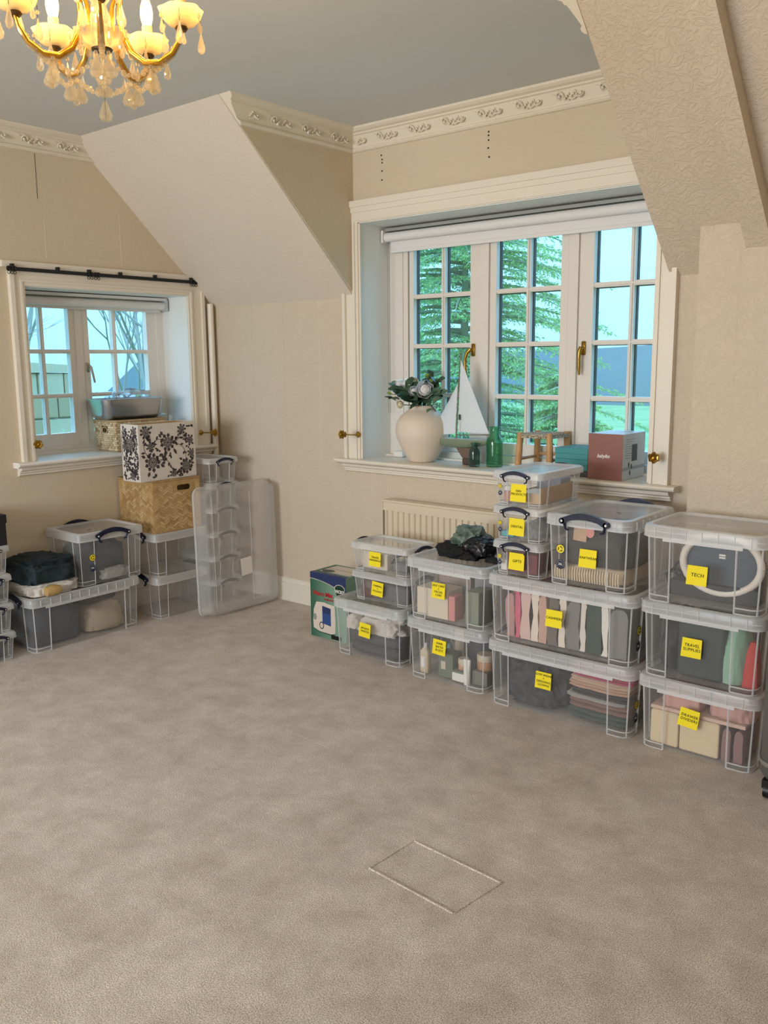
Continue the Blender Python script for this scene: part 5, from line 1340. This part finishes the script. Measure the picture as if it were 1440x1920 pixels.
MB().lathe([(.024, 2.297), (.026, 2.301), (.02, 2.304)], n=18).build('bowl_cap', mat('bronze', '#5d4a30', .4, .9), ch, smooth=40)
MB().lathe([(.02, 2.47), (.05, 2.475), (.08, 2.49), (.082, 2.494), (.03, 2.482)], n=24, wob=lambda a, z: 1 + .06*math.cos(10*a)).build('upper_cup', M_milk, ch, smooth=40)
def dprof(r, h): return [(.0008, 0), (r*.25, -h*.12), (r*.6, -h*.38), (r*.95, -h*.65), (r, -h*.78), (r*.72, -h*.93), (.001, -h)]
def keep(mb, name, m_, sm=20):
    o = mb.build(name, m_, None, smooth=sm); me = o.data; bpy.data.objects.remove(o); return me
ME_drop = keep(MB().lathe(dprof(.0095, .05), n=8), 'crystal_drop', M_cry)
ME_dropS = keep(MB().lathe(dprof(.0065, .032), n=8), 'crystal_drop', M_cry)
ME_pear = keep(MB().lathe(dprof(.017, .052), n=10), 'crystal_pear', M_cry)
ME_bead = keep(MB().ball((0, 0, 0), .0075, 8), 'crystal_bead', M_cry)
ME_beadS = keep(MB().ball((0, 0, 0), .0052, 6), 'crystal_bead', M_cry)
def bead(p, small=False): link('crystal_bead', ME_beadS if small else ME_bead, ch, p)
def wire(p, q): MB().tube([p, q], .0008, 4).build('wire', M_hole, ch)
def drop(p, me=None, lead=.018):
    p = Vector(p)
    wire(p, p - Vector((0, 0, lead)))
    bead(p - Vector((0, 0, lead*.55)), True)
    link('crystal_drop', me or ME_drop, ch, p - Vector((0, 0, lead)), (rnd.uniform(-.08, .08), rnd.uniform(-.08, .08), rnd.uniform(0, 3)))
RC = .197
for k in range(5):
    a = math.radians(-34 + 72*k); ca, sa = math.cos(a), math.sin(a)
    def rp(r, z, side=0): return Vector((r*ca - side*sa, r*sa + side*ca, z))
    path = [(.078, 2.425), (.060, 2.432), (.050, 2.41), (.047, 2.37), (.053, 2.33), (.072, 2.292), (.104, 2.268), (.14, 2.268), (.172, 2.288), (.191, 2.318), (RC, 2.343)]
    arm = MB().tube([rp(r, z) for r, z in path], [.004, .0055, .0065, .007, .0075, .008, .008, .008, .0075, .007, .006], 8).build('arm', M_gold, ch, smooth=60)
    MB().tube([rp(r, z-.009) for r, z in path[4:]], .0045, 6).build('glass_sleeve', M_cry, arm, smooth=60)
    MB().lathe([(.012, 2.338), (.016, 2.343), (.013, 2.349)], rp(RC, 0), 14).build('cup_collar', mat('bronze'), arm, smooth=40)
    cup = MB().lathe([(.012, 2.347), (.030, 2.351), (.044, 2.364), (.050, 2.382), (.0515, 2.386), (.047, 2.382), (.040, 2.366), (.012, 2.355)], rp(RC, 0), 36, wob=lambda q, z: 1 + .07*math.cos(6*q)*max(0, (z-2.35)/.036)).build('candle_cup', M_milk, ch, smooth=50)
    MB().lathe([(.0135, 2.353), (.0135, 2.415), (.010, 2.417)], rp(RC, 0), 14).build('candle_sleeve', M_cand, ch, smooth=40)
    bulb = MB().lathe([(.010, 2.415), (.0145, 2.43), (.0165, 2.445), (.0145, 2.462), (.009, 2.48), (.003, 2.494), (.0006, 2.498)], rp(RC, 0), 16).build('bulb', M_bulbg, ch, smooth=60)
    MB().lathe([(.004, 2.422), (.0085, 2.432), (.010, 2.443), (.0075, 2.456), (.002, 2.464)], rp(RC, 0), 12).build('glowing_filament', M_bulb, bulb, smooth=60)
    # drops round the cup, at the arm's low point and bead swags
    for j in range(6):
        b = 2*PI*j/6 + .3
        drop(rp(RC, 2.372) + Vector((.051*math.cos(b), .051*math.sin(b), 0)), ME_drop if j % 2 else ME_dropS, .016 + .012*(j % 2))
    drop(rp(.122, 2.262), ME_drop, .02); drop(rp(.122, 2.262, .014), ME_pear, .01); drop(rp(.122, 2.262, -.014), ME_pear, .012)
    drop(rp(.085, 2.272), ME_dropS, .014)
    for j in range(7):
        t = j/6; bead(rp(.175 - .055*t, 2.298 - .05*math.sin(PI*.5*t)))
    n2 = math.radians(-34 + 72*(k+1))
    p0, p1 = rp(.122, 2.258), Vector((.122*math.cos(n2), .122*math.sin(n2), 2.258))
    for j in range(1, 10):
        t = j/10; q = p0.lerp(p1, t); q.z -= .035*math.sin(PI*t); bead(q, j % 2 == 1)
    for j in range(1, 7):                     # strings from the arms to the centre drop
        t = j/7; q = rp(.115, 2.262).lerp(Vector((0, 0, 2.205)), t); q.z -= .018*math.sin(PI*t); bead(q, True)
    for j in range(3): drop(rp(.055, 2.335, .018*(j-1)), ME_dropS, .01)
bead((0, 0, 2.288)); wire((0, 0, 2.295), (0, 0, 2.14))
link('crystal_drop', ME_pear, ch, (0, 0, 2.276)).scale = (1.15, 1.15, 1.15)
MB().ball((0, 0, 2.206), .017, 12).build('crystal_ball', M_cry, ch, smooth=25)
link('crystal_drop', ME_pear, ch, (0, 0, 2.186))

# ------------------------------------------------------------------ outside
GZ = -3.0
M_lawn = mat('lawn_grass', '#6b8a58', .9, var=(.5, '#7c9766'), bump=(8, .4, .05))
struct(MB().box(-60, 60, .6, 90, GZ-.2, GZ).box(-60, -.6, -30, .6, GZ-.2, GZ).build('lawn', M_lawn))
def leaf_mat(name, col):
    m = bpy.data.materials.new(name); m.use_nodes = True; nt = m.node_tree; nt.nodes.clear()
    o = nt.nodes.new('ShaderNodeOutputMaterial'); d = nt.nodes.new('ShaderNodeBsdfDiffuse'); t = nt.nodes.new('ShaderNodeBsdfTranslucent'); x = nt.nodes.new('ShaderNodeMixShader')
    d.inputs[0].default_value = (*hx(col), 1); t.inputs[0].default_value = (*hx(col), 1); x.inputs[0].default_value = .45
    nt.links.new(d.outputs[0], x.inputs[1]); nt.links.new(t.outputs[0], x.inputs[2]); nt.links.new(x.outputs[0], o.inputs[0])
    return m
M_needle = [leaf_mat('cedar_needle_%d' % k, c) for k, c in enumerate(('#93b87e', '#aacb86', '#82a986', '#c3dc93'))]
M_bark = mat('bark', '#6d6256', .9, bump=(12, .6, .02))
def cedar(label, base, zlow, ztop, rlow, seed, nb=120, twig=26):
    r = random.Random(seed); t = thing('cedar_tree', label, 'tree', base)
    MB().tube([(0, 0, 0), (.05, 0, (ztop-GZ)*.5), (0, .05, ztop-GZ)], [.12, .06, .02], 10).build('trunk', mat('mossy_branch', '#8a9478', .9), t, smooth=60)
    m = MB(); br = MB()
    for i in range(nb):
        f = (i + r.random())/nb; z = zlow + (ztop-zlow)*f - GZ + r.uniform(-.15, .15); R = rlow*(1-f)**.8*r.uniform(.65, 1.1) + .15
        a = i*2.39996 + r.uniform(-.2, .2); d = Vector((math.cos(a), math.sin(a), 0)); sd = Vector((-d.y, d.x, 0))
        P = [d*R*u + Vector((0, 0, z + R*(.14*u - .30*u*u))) for u in (0, .25, .5, .75, 1)]
        br.tube(P, [.035, .028, .02, .012, .004], 4)
        n = int(twig*(.5 + R/rlow))
        for j in range(n):
            u = .18 + .82*(j + r.random())/n; c = d*R*u + Vector((0, 0, z + R*(.14*u - .30*u*u)))
            for s in (-1, 1):
                w = R*.30*(1.15-u)*r.uniform(.5, 1.2) + .06
                e = c + sd*s*w + d*w*.5 + Vector((0, 0, -.10*w - r.uniform(0, .05)))
                for q in range(10):
                    b = c.lerp(e, (q + r.random())/10); L_ = r.uniform(.035, .085); ww = r.uniform(.007, .015)
                    dn = (d*.35 + sd*s*r.uniform(.1, .8) + Vector((0, 0, r.uniform(-.9, .15)))).normalized()
                    sw = dn.cross(Vector((r.uniform(-1, 1), r.uniform(-1, 1), r.uniform(-1, 1)))).normalized()*ww
                    m.m = r.choice((0, 0, 1, 1, 2, 3))
                    m.poly([b, b + dn*L_*.5 + sw, b + dn*L_, b + dn*L_*.5 - sw])
    br.build('branches', mat('mossy_branch', '#8a9478', .9), t)
    me = m.mesh('foliage')
    for q in M_needle: me.materials.append(q)
    me.polygons.foreach_set('material_index', m.mi)
    link('foliage', me, t)['kind'] = 'stuff'
    return t
cedar('tall pale green cedar growing outside the dormer window', (-4.0, 8.6, GZ), -2.2, 8.5, 3.6, 1, 400, 24)
cedar('low spreading green conifer in front of the cedar outside', (-1.35, 7.2, GZ), -2.6, 1.35, 1.9, 2, 110, 26)
cedar('young conifer further along the lawn outside the dormer', (1.2, 12.5, GZ), -2.6, 1.0, 2.0, 3, 60, 18)
def bush(label, c, size, seed, mats, n=2600, name='shrub'):
    r = random.Random(seed); t = thing(name, label, 'shrub', c)
    m = MB()
    for i in range(n):
        p = Vector((r.gauss(0, 1), r.gauss(0, 1), r.gauss(0, 1))).normalized(); q = r.uniform(.75, 1)
        q *= 1 + .22*noise.noise(p*2.3 + Vector((seed, 0, 0)))
        o = Vector((p.x*size[0]*q, p.y*size[1]*q, size[2] + p.z*size[2]*q))
        dn = (p + Vector((r.uniform(-.8, .8), r.uniform(-.8, .8), r.uniform(-.6, .8)))).normalized(); sw = dn.cross(Vector((r.uniform(-1, 1), r.uniform(-1, 1), r.uniform(-1, 1)))).normalized()
        L_ = r.uniform(.06, .14); m.m = r.randrange(len(mats))
        m.poly([o, o + dn*L_*.5 + sw*L_*.28, o + dn*L_, o + dn*L_*.5 - sw*L_*.28])
    me = m.mesh('foliage')
    for q in mats: me.materials.append(q)
    me.polygons.foreach_set('material_index', m.mi); link('foliage', me, t)['kind'] = 'stuff'
    MB().tube([(0, 0, 0), (.03, .02, size[2]*.6), (0, .05, size[2]*1.2)], [.06, .05, .02], 6).build('stem', M_bark, t)
M_shr = [leaf_mat('shrub_leaf_%d' % k, c) for k, c in enumerate(('#8ab27e', '#a5c896', '#6f9f78'))]
M_red = MATS['carton_red']
bush('mid green laurel outside below the dormer window', (-.35, 5.4, GZ), (1.1, .9, 1.75), 5, M_shr)
bush('rounded green laurel beyond the dormer window', (.9, 9.0, GZ), (1.5, 1.2, 1.95), 6, M_shr)
bush('pale green shrub outside below the gable window', (-5.2, 1.5, GZ), (1.1, 1.3, 1.85), 7, M_shr)
bush('spreading pale shrub behind the sandstone outhouse', (-8.5, 5.3, GZ), (1.5, 1.7, 2.05), 8, M_shr)
# sandstone outhouse seen through the gable window, built of blocks
oh = thing('outhouse', 'sandstone outhouse wall outside the gable window', 'outhouse', (-7.6, 2.45, GZ))
M_stone = [mat('sandstone_%d' % k, c, .85, bump=(9, .3, .02)) for k, c in enumerate(('#b9a486', '#ad9776', '#c4b294'))]
MB().box(-1.2, -.02, -1.0, 1.0, 0, 4.40).build('wall_core', mat('lime_mortar', '#cfc4aa', .9), oh)
bh_ = .34
r = random.Random(2)
for row in range(13):
    y = -1.0 - (.2 if row % 2 else 0)
    while y < 1.0:
        L_ = r.uniform(.35, .62); a, b = max(y, -1.0), min(y+L_-.02, 1.0)
        if b - a > .08:
            MB().bbox(-.02, r.uniform(.02, .05), a, b, row*bh_, row*bh_+bh_-.02, .012).build('stone_block', M_stone[r.randrange(3)], oh)
        y += L_
MB().prism([(-1.05, 4.41), (1.05, 4.41), (.9, 4.52), (-.6, 4.62)], -1.25, .08, 'x').build('coping', M_stone[2], oh)
# bare winter trees beyond the outhouse
def bare(label, base, h, seed):
    r = random.Random(seed); t = thing('bare_tree', label, 'tree', base); m = MB()
    def grow(p, d, L_, rad, lev):
        q = p + d*L_; mid = p.lerp(q, .5) + Vector((r.uniform(-.05, .05), r.uniform(-.05, .05), 0))*L_
        m.tube([p, mid, q], [rad, rad*.85, rad*.65], 5, False)
        if lev == 0: return
        for k in range(3 if lev > 1 else 4):
            nd = (d + Vector((r.uniform(-1, 1), r.uniform(-1, 1), r.uniform(-.25, .7)))*.75).normalized()
            grow(q if k else mid, nd, L_*r.uniform(.6, .8), rad*.62, lev-1)
    grow(Vector((0, 0, 0)), Vector((0, 0, 1)), h*.36, .075, 6)
    m.build('branches', mat('pale_bark', '#9a958a', .9), t)
for k, (b, h) in enumerate((((-11, 4.2, GZ), 8.5), ((-10, 6.6, GZ), 9), ((-14, 9.5, GZ), 10))):
    bare(('bare tree behind the sandstone outhouse roof', 'bare tree beyond the pale shrub outside the gable window', 'tall bare tree farthest from the gable window')[k], b, h, 10+k)
# hills and a house down the valley
def hill(name, y0, x0, x1, zt, seed, m_):
    n = 40; R = []
    for i in range(n+1):
        x = x0 + (x1-x0)*i/n; z = zt*(.55 + .45*noise.noise(Vector((i*.13, seed, 0)))) + .6
        R.append([(x, y0-8, GZ), (x, y0, z), (x, y0+14, GZ)])
    return struct(MB().rings(R, False, False, closed=False).build(name, m_, smooth=60))
hill('hill', 85, -120, 120, 4.6, 3, mat('far_hill', '#525f68', .9, var=(.05, '#56655e')))
hs = thing('cottage', 'white cottage with grey roof far down the valley', 'house', (9.5, 48, GZ))
MB().box(-4, 4, 0, 5, 0, 3.4).build('cottage_wall', mat('cottage_render', '#8d8a84', .8), hs)
MB().prism([(-.4, 3.4), (5.4, 3.4), (2.5, 5.4)], -4.3, 4.3, 'x').build('roof', mat('slate_roof', '#6f787f', .7), hs)
for x in (-2.6, -.4, 1.8): MB().box(x, x+.9, -.03, 0, 1.3, 2.4).build('cottage_window', mat('far_glass', '#5d6a72', .2), hs)
